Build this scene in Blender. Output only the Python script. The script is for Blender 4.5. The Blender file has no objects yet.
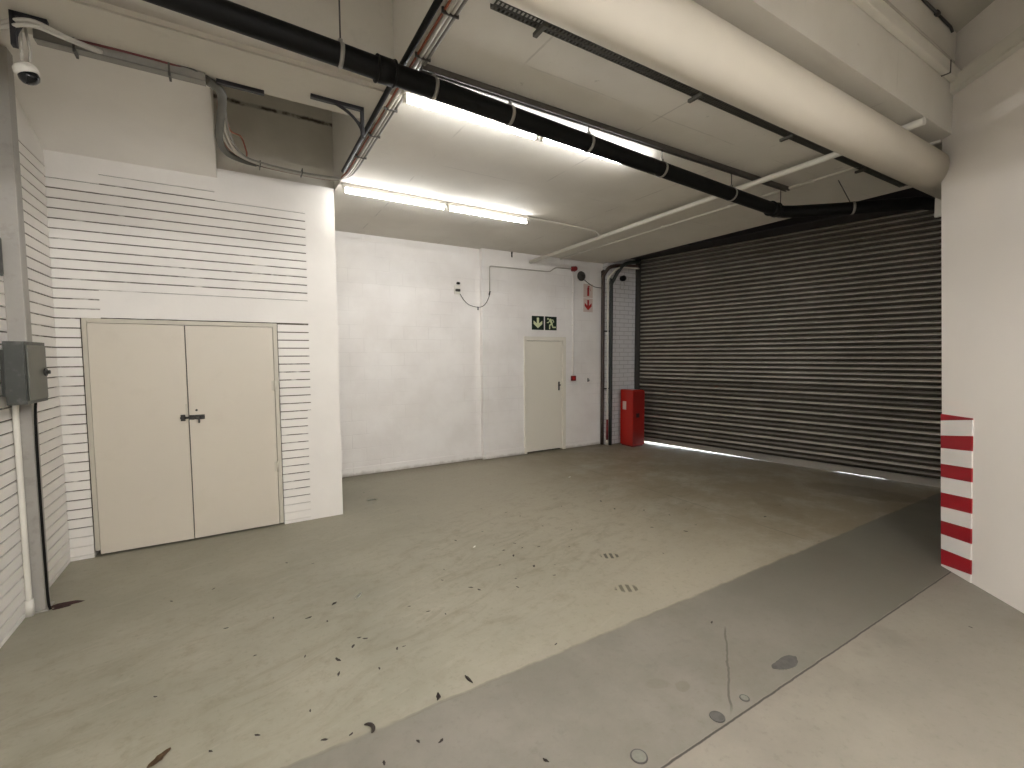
import bpy, bmesh, math, random
from mathutils import Vector, Matrix
random.seed(7)
SC = bpy.context.scene
COL = SC.collection

# ------------------------------------------------------------------ basics
def lin(c):
    c /= 255.0
    return c / 12.92 if c <= 0.04045 else ((c + 0.055) / 1.055) ** 2.4
def rgb(r, g, b): return (lin(r), lin(g), lin(b), 1.0)

class MB:
    """collects shapes into one mesh"""
    def __init__(s): s.bm = bmesh.new(); s.mi = 0
    def _faces(s, fs):
        for f in fs: f.material_index = s.mi
    def box(s, x0, x1, y0, y1, z0, z1, bev=0.0, rot=None):
        r = bmesh.ops.create_cube(s.bm, size=1.0)
        M = Matrix.Translation(((x0+x1)/2, (y0+y1)/2, (z0+z1)/2)) @ Matrix.Diagonal((abs(x1-x0), abs(y1-y0), abs(z1-z0), 1))
        if rot is not None: M = rot @ M
        bmesh.ops.transform(s.bm, matrix=M, verts=r['verts'])
        fs = set(f for v in r['verts'] for f in v.link_faces)
        s._faces(fs)
        if bev > 0:
            es = list(set(e for v in r['verts'] for e in v.link_edges))
            q = bmesh.ops.bevel(s.bm, geom=es, offset=bev, segments=2, affect='EDGES', profile=0.5)
            s._faces(q['faces'])
        return s
    def tube(s, pts, r, n=12, caps=True, radii=None):
        pts = [Vector(p) for p in pts]
        rings = []
        up = None
        for i, p in enumerate(pts):
            if i == 0: t = pts[1] - p
            elif i == len(pts)-1: t = p - pts[i-1]
            else: t = (pts[i+1]-p).normalized() + (p-pts[i-1]).normalized()
            t.normalize()
            if up is None:
                a = Vector((0, 0, 1)) if abs(t.z) < 0.9 else Vector((1, 0, 0))
                up = a - t * a.dot(t); up.normalize()
            else:
                up = up - t * up.dot(t)
                if up.length < 1e-6: up = t.orthogonal()
                up.normalize()
            sd = t.cross(up)
            k = 1.0
            if 0 < i < len(pts)-1:
                c = (pts[i+1]-p).normalized().dot((p-pts[i-1]).normalized())
                k = 1.0 / max(0.6, math.sqrt(max(0.05, (1+c)/2)))
            rr = radii[i] if radii else r
            ring = []
            for j in range(n):
                a = 2*math.pi*j/n
                ring.append(s.bm.verts.new(p + (up*math.cos(a) + sd*math.sin(a)) * rr * (k if k < 1.2 else 1.2)))
            rings.append(ring)
        for a, b in zip(rings, rings[1:]):
            for j in range(n):
                f = s.bm.faces.new((a[j], a[(j+1) % n], b[(j+1) % n], b[j])); f.smooth = True; f.material_index = s.mi
        if caps:
            f = s.bm.faces.new(rings[0][::-1]); f.material_index = s.mi
            f = s.bm.faces.new(rings[-1]); f.material_index = s.mi
        return s
    def cyl(s, c, axis, r, h, n=20, r2=None):
        c = Vector(c); d = Vector(axis).normalized()
        return s.tube([c - d*h/2, c + d*h/2], r, n, True, [r, r if r2 is None else r2])
    def lathe(s, c, axis, prof, n=24):
        """prof: list of (radius, distance along the axis)"""
        c = Vector(c); d = Vector(axis).normalized(); u = d.orthogonal().normalized(); w = d.cross(u)
        rings = []
        for r, h in prof:
            if r < 1e-5: rings.append([s.bm.verts.new(c + d*h)])
            else: rings.append([s.bm.verts.new(c + d*h + (u*math.cos(2*math.pi*j/n) + w*math.sin(2*math.pi*j/n))*r) for j in range(n)])
        for a, b in zip(rings, rings[1:]):
            for j in range(n):
                k = (j+1) % n
                if len(a) == 1: vs = (a[0], b[j], b[k])
                elif len(b) == 1: vs = (a[j], a[k], b[0])
                else: vs = (a[j], a[k], b[k], b[j])
                f = s.bm.faces.new(vs); f.smooth = True; f.material_index = s.mi
        return s
    def prism(s, poly, vec, smooth=False):
        """poly: list of 3-D points, extruded along vec"""
        a = [s.bm.verts.new(Vector(p)) for p in poly]
        b = [s.bm.verts.new(Vector(p) + Vector(vec)) for p in poly]
        n = len(a)
        fs = [s.bm.faces.new(a[::-1]), s.bm.faces.new(b)]
        for j in range(n): fs.append(s.bm.faces.new((a[j], a[(j+1) % n], b[(j+1) % n], b[j])))
        s._faces(fs)
        return s
    def torus(s, c, axis, R, r, n=28, m=8):
        c = Vector(c); d = Vector(axis).normalized(); u = d.orthogonal().normalized(); w = d.cross(u)
        rings = []
        for i in range(n):
            a = 2*math.pi*i/n; o = u*math.cos(a) + w*math.sin(a)
            rings.append([s.bm.verts.new(c + o*(R + r*math.cos(2*math.pi*j/m)) + d*r*math.sin(2*math.pi*j/m)) for j in range(m)])
        for i in range(n):
            a, b = rings[i], rings[(i+1) % n]
            for j in range(m):
                f = s.bm.faces.new((a[j], a[(j+1) % m], b[(j+1) % m], b[j])); f.smooth = True; f.material_index = s.mi
        return s
    def build(s, name, mats, parent=None, loc=None):
        bmesh.ops.recalc_face_normals(s.bm, faces=s.bm.faces[:])
        me = bpy.data.meshes.new(name)
        if loc is not None: bmesh.ops.translate(s.bm, vec=-Vector(loc), verts=s.bm.verts[:])
        s.bm.to_mesh(me); s.bm.free()
        for m in (mats if isinstance(mats, (list, tuple)) else [mats]): me.materials.append(m)
        o = bpy.data.objects.new(name, me); COL.objects.link(o)
        if loc is not None: o.location = loc
        if parent is not None:
            o.parent = parent
            if loc is None: o.matrix_parent_inverse = parent.matrix_basis.inverted()
        return o

def tag(o, label, cat, group=None):
    o['label'] = label; o['category'] = cat
    if group: o['group'] = group
    return o
def thing(name, label, cat, loc, group=None):
    o = bpy.data.objects.new(name, None); COL.objects.link(o); o.location = loc
    o.empty_display_size = 0.1
    return tag(o, label, cat, group)
def struct(o): o['kind'] = 'structure'; return o

def spline(pts, n=8):
    """Catmull-Rom through the points"""
    P = [Vector(p) for p in pts]; P = [P[0]*2-P[1]] + P + [P[-1]*2-P[-2]]
    out = []
    for i in range(1, len(P)-2):
        for k in range(n):
            t = k/n
            out.append(0.5*((2*P[i]) + (P[i+1]-P[i-1])*t + (2*P[i-1]-5*P[i]+4*P[i+1]-P[i+2])*t*t + (3*P[i]-P[i-1]-3*P[i+1]+P[i+2])*t**3))
    out.append(P[-2]); return out

# ------------------------------------------------------------------ materials
class NT:
    def __init__(s, name):
        s.m = bpy.data.materials.new(name); s.m.use_nodes = True
        s.t = s.m.node_tree; s.b = s.t.nodes['Principled BSDF']
        s.tc = s.t.nodes.new('ShaderNodeTexCoord')
        sp = s.t.nodes.new('ShaderNodeSeparateXYZ'); s.t.links.new(s.tc.outputs['Object'], sp.inputs[0])
        s.P = s.tc.outputs['Object']; s.X, s.Y, s.Z = sp.outputs
    def set(s, k, v):
        if hasattr(v, 'is_output'): s.t.links.new(v, s.b.inputs[k])
        else: s.b.inputs[k].default_value = v
    def link(s, n, k, v):
        if hasattr(v, 'is_output'): s.t.links.new(v, n.inputs[k])
        else: n.inputs[k].default_value = v
    def math(s, op, a, b=0.0, c=None, clamp=False):
        n = s.t.nodes.new('ShaderNodeMath'); n.operation = op; n.use_clamp = clamp
        s.link(n, 0, a); s.link(n, 1, b)
        if c is not None: s.link(n, 2, c)
        return n.outputs[0]
    def ramp(s, v, a, b):
        """0 below a, 1 above b, smooth"""
        n = s.t.nodes.new('ShaderNodeMapRange'); n.interpolation_type = 'SMOOTHSTEP'
        s.link(n, 0, v); 
        if a < b: n.inputs[1].default_value = a; n.inputs[2].default_value = b; n.inputs[3].default_value = 0; n.inputs[4].default_value = 1
        else: n.inputs[1].default_value = b; n.inputs[2].default_value = a; n.inputs[3].default_value = 1; n.inputs[4].default_value = 0
        return n.outputs[0]
    def vec(s, x, y, z=0.0):
        n = s.t.nodes.new('ShaderNodeCombineXYZ'); s.link(n, 0, x); s.link(n, 1, y); s.link(n, 2, z); return n.outputs[0]
    def noise(s, scale, detail=4, rough=0.6, vec=None, dist=0.0):
        n = s.t.nodes.new('ShaderNodeTexNoise'); n.inputs['Scale'].default_value = scale
        n.inputs['Detail'].default_value = detail; n.inputs['Roughness'].default_value = rough; n.inputs['Distortion'].default_value = dist
        s.t.links.new(vec if vec is not None else s.P, n.inputs['Vector']); return n.outputs['Fac']
    def mix(s, f, a, b):
        n = s.t.nodes.new('ShaderNodeMix'); n.data_type = 'RGBA'
        s.link(n, 0, f); s.link(n, 6, a); s.link(n, 7, b); return n.outputs[2]
    def bump(s, h, strength=0.3, dist=0.01):
        n = s.t.nodes.new('ShaderNodeBump'); n.inputs['Strength'].default_value = strength; n.inputs['Distance'].default_value = dist
        s.t.links.new(h, n.inputs['Height']); s.t.links.new(n.outputs[0], s.b.inputs['Normal'])

def paint(name, c, rough=0.6, var=0.06, scale=3.0, bump=0.15, bscale=60.0, metal=0.0, dirt=None, dirt_amt=0.0):
    t = NT(name); c = rgb(*c)
    d = tuple(x*(1-var) for x in c[:3]) + (1,); e = tuple(min(1, x*(1+var)) for x in c[:3]) + (1,)
    col = t.mix(t.ramp(t.noise(scale), 0.3, 0.7), d, e)
    if dirt:
        col = t.mix(t.math('MULTIPLY', t.ramp(t.noise(scale*4, 6), 0.52, 0.72), dirt_amt), col, rgb(*dirt))
    t.set('Base Color', col); t.set('Roughness', rough); t.set('Metallic', metal)
    if bump: t.bump(t.noise(bscale, 3), bump, 0.004)
    return t.m

M = {}
M['ceil'] = paint('ceiling_paint', (212, 207, 196), 0.75, 0.05, 1.2, 0.12, 25, dirt=(150, 146, 134), dirt_amt=0.25)
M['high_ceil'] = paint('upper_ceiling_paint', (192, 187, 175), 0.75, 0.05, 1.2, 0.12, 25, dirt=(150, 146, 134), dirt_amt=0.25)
M['wall'] = paint('wall_paint', (230, 226, 219), 0.6, 0.03, 1.5, 0.2, 30)
M['pillar'] = paint('pillar_paint', (233, 227, 219), 0.55, 0.02, 1.0, 0.12, 40)
M['white_pipe'] = paint('white_pipe_paint', (218, 214, 203), 0.4, 0.03)
M['duct'] = paint('duct_paint', (208, 201, 186), 0.5, 0.03, 1.5, 0.08, 20)
M['door'] = paint('door_paint', (205, 197, 181), 0.45, 0.02, 1.0, 0.08, 30, dirt=(170, 160, 140), dirt_amt=0.12)
M['door2'] = paint('small_door_paint', (222, 217, 203), 0.5, 0.02, 1.0, 0.08, 30)
M['frame'] = paint('frame_paint', (192, 186, 170), 0.5, 0.03)
M['black'] = paint('black_plastic', (8, 8, 7), 0.6, 0.1)
M['black'].node_tree.nodes['Principled BSDF'].inputs['Specular IOR Level'].default_value = 0.2
M['dark'] = paint('dark_steel', (58, 56, 52), 0.5, 0.1, metal=0.3)
M['blacksteel'] = paint('black_steel', (20, 17, 20), 0.5, 0.1)
M['galv'] = paint('galvanised_steel', (136, 133, 126), 0.55, 0.1, 8, metal=0.2)
M['rail'] = paint('rail_steel', (96, 92, 86), 0.5, 0.1, 8, metal=0.3)
M['tray'] = paint('tray_steel', (88, 86, 78), 0.5, 0.1, 8, metal=0.4)
M['grey_cable'] = paint('grey_cable', (176, 171, 160), 0.5, 0.05)
M['dgrey_cable'] = paint('dark_grey_cable', (66, 63, 58), 0.5, 0.05)
M['red_cable'] = paint('dark_red_cable', (92, 26, 26), 0.5, 0.05)
M['orange'] = paint('orange_cable', (140, 72, 40), 0.5, 0.05)
M['red'] = paint('red_enamel', (164, 28, 15), 0.35, 0.05)
M['red_shaded'] = paint('red_enamel_shaded', (132, 18, 12), 0.35, 0.05)  # same enamel with the cabinet's shaded side put into the colour
M['darkred'] = paint('dark_red_plastic', (112, 20, 22), 0.4, 0.05)
M['sign_red'] = paint('sign_red', (158, 24, 20), 0.4, 0.02)
M['sign_white'] = paint('sign_white', (206, 188, 178), 0.4, 0.02)
M['sign_green'] = paint('sign_green', (14, 34, 22), 0.4, 0.02)
M['sign_glow'] = paint('sign_pale_green', (214, 220, 178), 0.4, 0.02)
M['stripe_red'] = paint('stripe_red', (150, 16, 30), 0.4, 0.04)
M['stripe_white'] = paint('stripe_white', (228, 224, 218), 0.4, 0.02)
M['post'] = paint('steel_post_paint', (158, 154, 146), 0.5, 0.06, 3, dirt=(110, 106, 98), dirt_amt=0.3)
M['box'] = paint('grey_box_paint', (62, 64, 60), 0.42, 0.06, 4, metal=0.2, dirt=(150, 150, 145), dirt_amt=0.25)  # unlit side of the switch box put into this darker grey
M['box_lit'] = paint('grey_box_lit_paint', (96, 96, 88), 0.42, 0.06, 4, metal=0.2)  # lit copy of the box grey for its door side
M['brown_pipe'] = paint('brown_pipe', (60, 46, 39), 0.45, 0.08)
M['green_pipe'] = paint('dark_green_pipe', (34, 40, 36), 0.45, 0.08)
M['leaf'] = paint('dry_leaf_dark', (44, 36, 28), 0.8, 0.2, 60)
M['leafb'] = paint('dry_leaf_brown', (98, 76, 50), 0.8, 0.2, 60)
M['scrapw'] = paint('white_scrap', (224, 222, 212), 0.7, 0.05)
M['rust'] = paint('dark_brown_rag', (50, 28, 24), 0.85, 0.2, 30)
M['bar'] = paint('shutter_bottom_bar', (158, 153, 145), 0.4, 0.06, 3, metal=0.3)
M['glassdark'] = paint('dark_dome', (16, 18, 20), 0.08, 0.0, bump=0)
M['cap'] = paint('floor_cap', (108, 108, 98), 0.6, 0.1, 40)
M['patch'] = paint('floor_patch', (76, 75, 70), 0.8, 0.15, 25)
M['brass'] = paint('tarnished_brass', (96, 82, 54), 0.4, 0.1, metal=0.6)
M['outside'] = paint('outside_paving', (190, 190, 188), 0.8, 0.05)
M['seal'] = paint('light_seal', (222, 222, 222), 0.4, 0.02)

def emit(name, strength, col=(1.0, 0.995, 0.99)):
    m = bpy.data.materials.new(name); m.use_nodes = True; b = m.node_tree.nodes['Principled BSDF']
    b.inputs['Base Color'].default_value = (.9, .9, .9, 1)
    b.inputs['Emission Color'].default_value = (*col, 1); b.inputs['Emission Strength'].default_value = strength
    return m
TUBE = 34.0
M['tube'] = emit('lit_fluorescent_tube', TUBE*0.60)
M['tube_fill'] = emit('added_fill_tube', TUBE*2.55, (1.0, 0.985, 0.985))  # for the unseen battens added as foreground light

def brick_joint(name, lo):
    """raked joints: dark mortar, partly filled with the wall paint"""
    t = NT(name)
    n = t.noise(2.2, 4, 0.7)
    n2 = t.noise(9, 3, 0.6, t.vec(t.X, t.Y, t.math('MULTIPLY', t.Z, 1.4)))
    f = t.ramp(t.math('ADD', t.math('MULTIPLY', n, 0.6), t.math('MULTIPLY', n2, 0.4)), 0.36, 0.5)
    f = t.math('MULTIPLY', f, t.ramp(t.Z, lo*0.3, lo))
    t.set('Base Color', t.mix(f, rgb(216, 211, 203), rgb(98, 89, 78))); t.set('Roughness', 0.85)
    return t.m
M['joint'] = brick_joint('raked_joint', 0.35)
M['joint_left'] = brick_joint('raked_joint_left', 0.25)

def block_wall(name):
    t = NT(name)
    br = t.t.nodes.new('ShaderNodeTexBrick')
    br.inputs['Scale'].default_value = 1.0; br.inputs['Brick Width'].default_value = 0.40; br.inputs['Row Height'].default_value = 0.2
    br.inputs['Mortar Size'].default_value = 0.006; br.inputs['Mortar Smooth'].default_value = 0.6
    wob = t.math('MULTIPLY', t.math('SUBTRACT', t.noise(3, 2), 0.5), 0.02)
    t.t.links.new(t.vec(t.X, t.math('ADD', t.Z, wob)), br.inputs['Vector'])
    mort = br.outputs['Fac']
    keep = t.ramp(t.noise(1.3, 3), 0.38, 0.6)
    j = t.math('MULTIPLY', mort, keep)
    base = t.mix(t.ramp(t.noise(1.6, 5), 0.3, 0.7), rgb(226, 222, 217), rgb(236, 233, 229))
    base = t.mix(t.math('MULTIPLY', j, 0.16), base, rgb(176, 170, 164))
    low = t.math('MULTIPLY', t.ramp(t.math('ADD', t.Z, t.math('MULTIPLY', t.noise(9, 5), 0.10)), 0.11, 0.05), 0.6)
    base = t.mix(low, base, rgb(150, 143, 128))
    t.set('Base Color', base); t.set('Roughness', 0.6)
    h = t.math('SUBTRACT', t.math('MULTIPLY', t.noise(18, 4), 0.5), t.math('MULTIPLY', j, 0.6))
    t.bump(h, 0.4, 0.008)
    return t.m
M['block'] = block_wall('painted_block_wall')

def jamb_brick():
    t = NT('painted_brick_jamb')
    br = t.t.nodes.new('ShaderNodeTexBrick')
    br.inputs['Scale'].default_value = 1.0; br.inputs['Brick Width'].default_value = 0.23; br.inputs['Row Height'].default_value = 0.0817
    br.inputs['Mortar Size'].default_value = 0.007; br.inputs['Mortar Smooth'].default_value = 0.4
    t.t.links.new(t.vec(t.X, t.Z), br.inputs['Vector'])
    j = br.outputs['Fac']
    t.set('Base Color', t.mix(t.math('MULTIPLY', j, 0.6), rgb(205, 203, 202), rgb(130, 124, 120))); t.set('Roughness', 0.6)
    t.bump(t.math('SUBTRACT', t.noise(20, 3), j), 0.6, 0.008)
    return t.m
M['jamb'] = jamb_brick()

def slab_ceiling():
    """painted concrete soffit with a few board joints and stains"""
    t = NT('soffit_paint')
    c = t.mix(t.ramp(t.noise(0.9, 5), 0.3, 0.7), rgb(206, 201, 190), rgb(217, 213, 203))
    def line(axis, pos, w, amt, c):
        d = t.math('ABSOLUTE', t.math('SUBTRACT', axis, t.math('ADD', pos, t.math('MULTIPLY', t.noise(4, 3), 0.02))))
        f = t.math('MULTIPLY', t.ramp(d, w, w*0.3), t.math('MULTIPLY', t.ramp(t.noise(2.3, 3), 0.42, 0.6), amt))
        return t.mix(f, c, rgb(120, 114, 104))
    for p in (1.55, 2.75, 3.95, 5.15): c = line(t.X, p, 0.010, 0.35, c)
    for p in (4.05, 2.42): c = line(t.Y, p, 0.008, 0.22, c)
    c = t.mix(t.math('MULTIPLY', t.ramp(t.noise(7, 6, 0.7), 0.66, 0.74), 0.4), c, rgb(120, 114, 100))
    t.set('Base Color', c); t.set('Roughness', 0.75)
    t.bump(t.noise(14, 4), 0.15, 0.01)
    return t.m
M['soffit'] = slab_ceiling()

def recess_wall():
    t = NT('recess_plaster')
    c = t.mix(t.ramp(t.noise(2, 5), 0.3, 0.7), rgb(196, 191, 178), rgb(210, 205, 193))
    zc = t.math('ADD', 4.19, t.math('MULTIPLY', t.math('SUBTRACT', t.noise(6, 5, 0.7), 0.5), 0.05))
    d = t.math('ABSOLUTE', t.math('SUBTRACT', t.Z, zc))
    f = t.math('MULTIPLY', t.ramp(d, 0.030, 0.006), t.math('ADD', 0.35, t.math('MULTIPLY', t.ramp(t.noise(8, 4), 0.36, 0.55), 0.6)))
    c = t.mix(f, c, rgb(58, 48, 38))
    t.set('Base Color', c); t.set('Roughness', 0.8); t.bump(t.noise(25, 4), 0.2, 0.006)
    return t.m
M['recess'] = recess_wall()

def floor_mat():
    t = NT('painted_concrete_floor')
    X, Y = t.X, t.Y
    wob = t.math('MULTIPLY', t.math('SUBTRACT', t.noise(9, 3), 0.5), 0.03)
    # streaks run along the way the cars drive
    ca, sa = math.cos(0.29), math.sin(0.29)
    u = t.math('ADD', t.math('MULTIPLY', X, ca), t.math('MULTIPLY', Y, sa))
    v = t.math('SUBTRACT', t.math('MULTIPLY', Y, ca), t.math('MULTIPLY', X, sa))
    streak = t.noise(3.2, 6, 0.7, t.vec(t.math('MULTIPLY', u, 0.6), t.math('MULTIPLY', v, 1.7)), 1.6)
    mott = t.noise(1.1, 6, 0.65)
    fine = t.noise(26, 4, 0.7)
    # greenish grey paint of the bay
    bay = t.mix(t.ramp(mott, 0.32, 0.68), rgb(134, 130, 114), rgb(149, 144, 128))
    bay = t.mix(t.ramp(t.math('ADD', X, t.math('MULTIPLY', mott, 1.6)), 1.2, 4.2), bay, rgb(154, 147, 130))
    # worn tracks with scuffs: a band across the middle
    band = t.math('MULTIPLY', t.ramp(v, 1.4, 2.3), t.ramp(v, 4.2, 3.2))
    scuff = t.math('MULTIPLY', t.ramp(streak, 0.46, 0.72), t.math('ADD', 0.06, t.math('MULTIPLY', band, 0.34)))
    smud = t.math('MULTIPLY', t.ramp(t.noise(7.5, 7, 0.75), 0.5, 0.72), t.math('ADD', 0.20, t.math('MULTIPLY', band, 0.30)))
    bay = t.mix(smud, bay, rgb(113, 106, 89))
    bay = t.mix(scuff, bay, rgb(106, 99, 81))
    light = t.math('MULTIPLY', t.ramp(t.noise(4.5, 6, 0.7, t.vec(t.math('MULTIPLY', u, 0.3), t.math('MULTIPLY', v, 2.2), 4.0)), 0.56, 0.72), 0.35)
    bay = t.mix(light, bay, rgb(167, 159, 142))
    # brown dirt near the shutter and along the walls
    dirt = t.math('MULTIPLY', t.ramp(X, 2.8, 5.2), t.ramp(t.noise(1.6, 6, 0.7), 0.28, 0.6))
    bay = t.mix(t.math('MULTIPLY', dirt, 0.7), bay, rgb(118, 105, 80))
    near = t.math('MULTIPLY', t.ramp(t.math('ADD', Y, t.math('MULTIPLY', fine, 0.5)), 6.6, 7.2), 0.6)
    bay = t.mix(near, bay, rgb(86, 78, 60))
    # smooth grey strip between the two joints, then the pale concrete of the driveway
    strip = t.mix(t.ramp(t.noise(1.7, 6, 0.7), 0.3, 0.7), rgb(109, 105, 94), rgb(122, 117, 107))
    strip = t.mix(t.math('MULTIPLY', t.ramp(t.noise(6, 5, 0.7), 0.58, 0.74), 0.4), strip, rgb(91, 88, 77))
    strip = t.mix(t.ramp(X, 2.2, 4.2), strip, rgb(100, 96, 85))
    drive = t.mix(t.ramp(t.noise(1.4, 6, 0.7), 0.3, 0.7), rgb(124, 118, 107), rgb(134, 128, 116))
    drive = t.mix(t.math('MULTIPLY', t.ramp(t.noise(2.1, 3), 0.56, 0.7), 0.35), drive, rgb(111, 104, 92))
    yb = t.math('ADD', Y, wob)
    c = t.mix(t.ramp(yb, 2.06, 2.085), strip, bay)
    c = t.mix(t.ramp(yb, 1.255, 1.25), c, drive)
    # strip edge line, driveway joint, saw cut across the bay
    def line(c, axis, pos, w, amt, mask=None, col=(70, 64, 54)):
        d = t.math('ABSOLUTE', t.math('SUBTRACT', axis, pos))
        f = t.math('MULTIPLY', t.ramp(d, w, w*0.35), amt)
        if mask is not None: f = t.math('MULTIPLY', f, mask)
        return t.mix(f, c, rgb(*col))
    rag = t.ramp(t.noise(3, 3), 0.35, 0.55)
    c = line(c, yb, 2.075, 0.014, 0.35, rag)
    c = line(c, t.math('ADD', Y, t.math('MULTIPLY', wob, 0.4)), 1.245, 0.0075, 0.95, None, (48, 43, 36))
    c = line(c, t.math('ADD', X, t.math('MULTIPLY', wob, 0.5)), 4.53, 0.010, 0.45, t.math('MULTIPLY', rag, t.ramp(Y, 2.1, 2.2)))
    # crack in the strip from the joint outwards
    xc = t.math('ADD', 2.03, t.math('MULTIPLY', t.math('SUBTRACT', Y, 1.30), 1.40))
    xc = t.math('ADD', xc, t.math('MULTIPLY', t.math('SUBTRACT', t.noise(5, 3), 0.5), 0.08))
    c = line(c, X, xc, 0.014, 0.75, t.math('MULTIPLY', t.ramp(Y, 1.26, 1.32), t.ramp(Y, 1.74, 1.70)))
    # tyre tread prints and small oil spots
    def spot(c, x, y, rx, ry, amt, ang=0.0, col=(92, 84, 68), bars=False):
        dx = t.math('SUBTRACT', X, x); dy = t.math('SUBTRACT', Y, y); k, q = math.cos(ang), math.sin(ang)
        a = t.math('DIVIDE', t.math('ADD', t.math('MULTIPLY', dx, k), t.math('MULTIPLY', dy, q)), rx)
        b = t.math('DIVIDE', t.math('SUBTRACT', t.math('MULTIPLY', dy, k), t.math('MULTIPLY', dx, q)), ry)
        r = t.math('ADD', t.math('ADD', t.math('MULTIPLY', a, a), t.math('MULTIPLY', b, b)), t.math('MULTIPLY', t.math('SUBTRACT', t.noise(26, 5, 0.75), 0.5), 1.6))
        f = t.math('MULTIPLY', t.ramp(r, 1.1, 0.6), amt)
        if bars: f = t.math('MULTIPLY', f, t.ramp(t.math('SINE', t.math('MULTIPLY', a, 11.5)), -0.5, 0.4))
        return t.mix(f, c, rgb(*col))
    c = spot(c, 2.72, 2.89, 0.090, 0.055, 0.95, -0.5, (66, 61, 48), True)
    c = spot(c, 2.44, 2.41, 0.095, 0.060, 0.85, -0.5, (78, 72, 58), True)
    c = spot(c, 1.85, 1.60, 0.07, 0.04, 0.25, -0.4)
    c = spot(c, 1.95, 1.52, 0.05, 0.035, 0.35, 0.3)
    c = spot(c, 5.3, 2.9, 0.55, 0.22, 0.22, 0.9, (82, 70, 50))
    c = spot(c, 6.7, 2.6, 0.7, 0.3, 0.45, -1.2, (78, 66, 46))
    c = spot(c, 1.08, 2.83, 0.10, 0.02, 0.22, 0.5)
    c = t.mix(t.math("MULTIPLY", t.ramp(fine, 0.52, 0.75), 0.26), c, rgb(91, 84, 68))
    t.set('Base Color', c)
    t.set('Roughness', t.math('ADD', 0.42, t.math('MULTIPLY', mott, 0.3)))
    h = t.math('ADD', t.math('MULTIPLY', fine, 0.35), t.math('MULTIPLY', streak, 0.3))
    t.bump(h, 0.4, 0.006)
    return t.m
M['floor'] = floor_mat()

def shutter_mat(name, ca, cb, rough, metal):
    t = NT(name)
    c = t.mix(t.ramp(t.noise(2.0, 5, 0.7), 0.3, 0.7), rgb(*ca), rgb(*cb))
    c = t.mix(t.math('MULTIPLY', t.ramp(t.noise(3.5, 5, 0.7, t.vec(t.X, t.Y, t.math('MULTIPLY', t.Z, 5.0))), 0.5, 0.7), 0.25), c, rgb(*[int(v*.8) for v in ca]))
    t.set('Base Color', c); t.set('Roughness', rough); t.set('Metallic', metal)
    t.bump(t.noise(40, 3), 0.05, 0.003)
    return t.m
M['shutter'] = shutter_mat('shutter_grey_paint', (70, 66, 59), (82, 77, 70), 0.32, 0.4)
M['shutter_lit'] = shutter_mat('shutter_lit_face', (166, 161, 151), (184, 179, 170), 0.30, 0.45)  # tube highlights on the upper slat facets, put into the colour
M['shutter_half_lit'] = shutter_mat('shutter_half_lit_face', (108, 103, 95), (122, 117, 109), 0.32, 0.4)  # weaker painted highlight for alternate lower slats

# ------------------------------------------------------------------ dimensions (metres; camera stands at x=0 y=0)
ZC = 3.5            # soffit of the bay
ZH = 4.28           # higher ceiling
XL = -1.28          # left brick wall
YD = 5.23           # brick wall with the double doors
XD = 0.95           # its right end / edge of the bay slab
YB = 6.76           # back block wall
YF = 1.43           # front edge of the bay slab
S0 = Vector((6.90, 6.50, 0)); S1 = Vector((7.80, 2.10, 0)); SU = (S1-S0).normalized(); SN = Vector((SU.y, -SU.x, 0))
if SN.x > 0: SN = -SN   # towards the room
AE = Vector((4.975, 1.401, 0)); AD = Vector((-0.636, -0.772, 0)).normalized(); AN = Vector((-AD.y, AD.x, 0))
if AN.dot(Vector((-1, 0, 0))) < 0: AN = -AN

# ------------------------------------------------------------------ shell
b = MB(); b.box(-1.8, 9.0, -5.4, 8.2, -0.2, 0.0)
struct(b.build('floor', M['floor']))

# bay soffit, beam, upper ceiling
b = MB(); b.box(XD+0.01, 6.22, YF, 7.2, ZC, 4.75)
struct(b.build('ceiling', M['soffit']))
b = MB(); b.box(-1.6, XD+0.01, 3.08, 3.55, ZC, 4.75)
b.box(-1.6, XD+0.01, 3.13, 3.55, ZC-0.012, ZC)
struct(b.build('trim_1', M['high_ceil']))                       # downstand beam
b = MB(); b.prism([(-1.6, 3.55, 4.02), (-1.6, 5.234, 3.43), (-1.6, 5.234, 4.75), (-1.6, 3.55, 4.75)], (1.505, 0, 0))
struct(b.build('trim_2', M['wall']))                       # sloping soffit beside the opening
b = MB(); b.box(-1.8, 9.0, -5.4, 8.2, ZH+0.46, ZH+0.6); b.box(-1.6, XD+0.005, -5.4, 3.1, ZH, ZH+0.47); b.box(XD+0.005, 8.2, -5.4, YF+0.02, ZH, ZH+0.47)
struct(b.build('ceiling_upper', M['high_ceil']))

# left brick wall
COURSE = 0.0817; Z0 = 3.056 - 37*COURSE; JT = 0.0105
def courses(b, axis, segs_fn, front, back, n):
    for i in range(-1, n):
        z0 = Z0 + i*COURSE + JT/2; z1 = Z0 + (i+1)*COURSE - JT/2
        if z1 < 0.02: continue
        z0 = max(z0, 0.0)
        for a0, a1 in segs_fn((z0+z1)/2):
            if axis == 'x': b.box(a0, a1, front, back, z0, z1)
            else: b.box(back, front, a0, a1, z0, z1)
b = MB(); b.mi = 1; b.box(-1.7, XL-0.010, -5.4, 5.6, 0, 4.75)
b.mi = 0
def left_segs(z): return [(-5.2, YD+0.02)]
courses(b, 'y', left_segs, XL, XL-0.012, 40)
b.box(XL-0.012, XL, -5.2, YD+0.02, Z0+40*COURSE+0.004, 4.7)
struct(b.build('wall_left', [M['wall'], M['joint_left']]))

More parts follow.
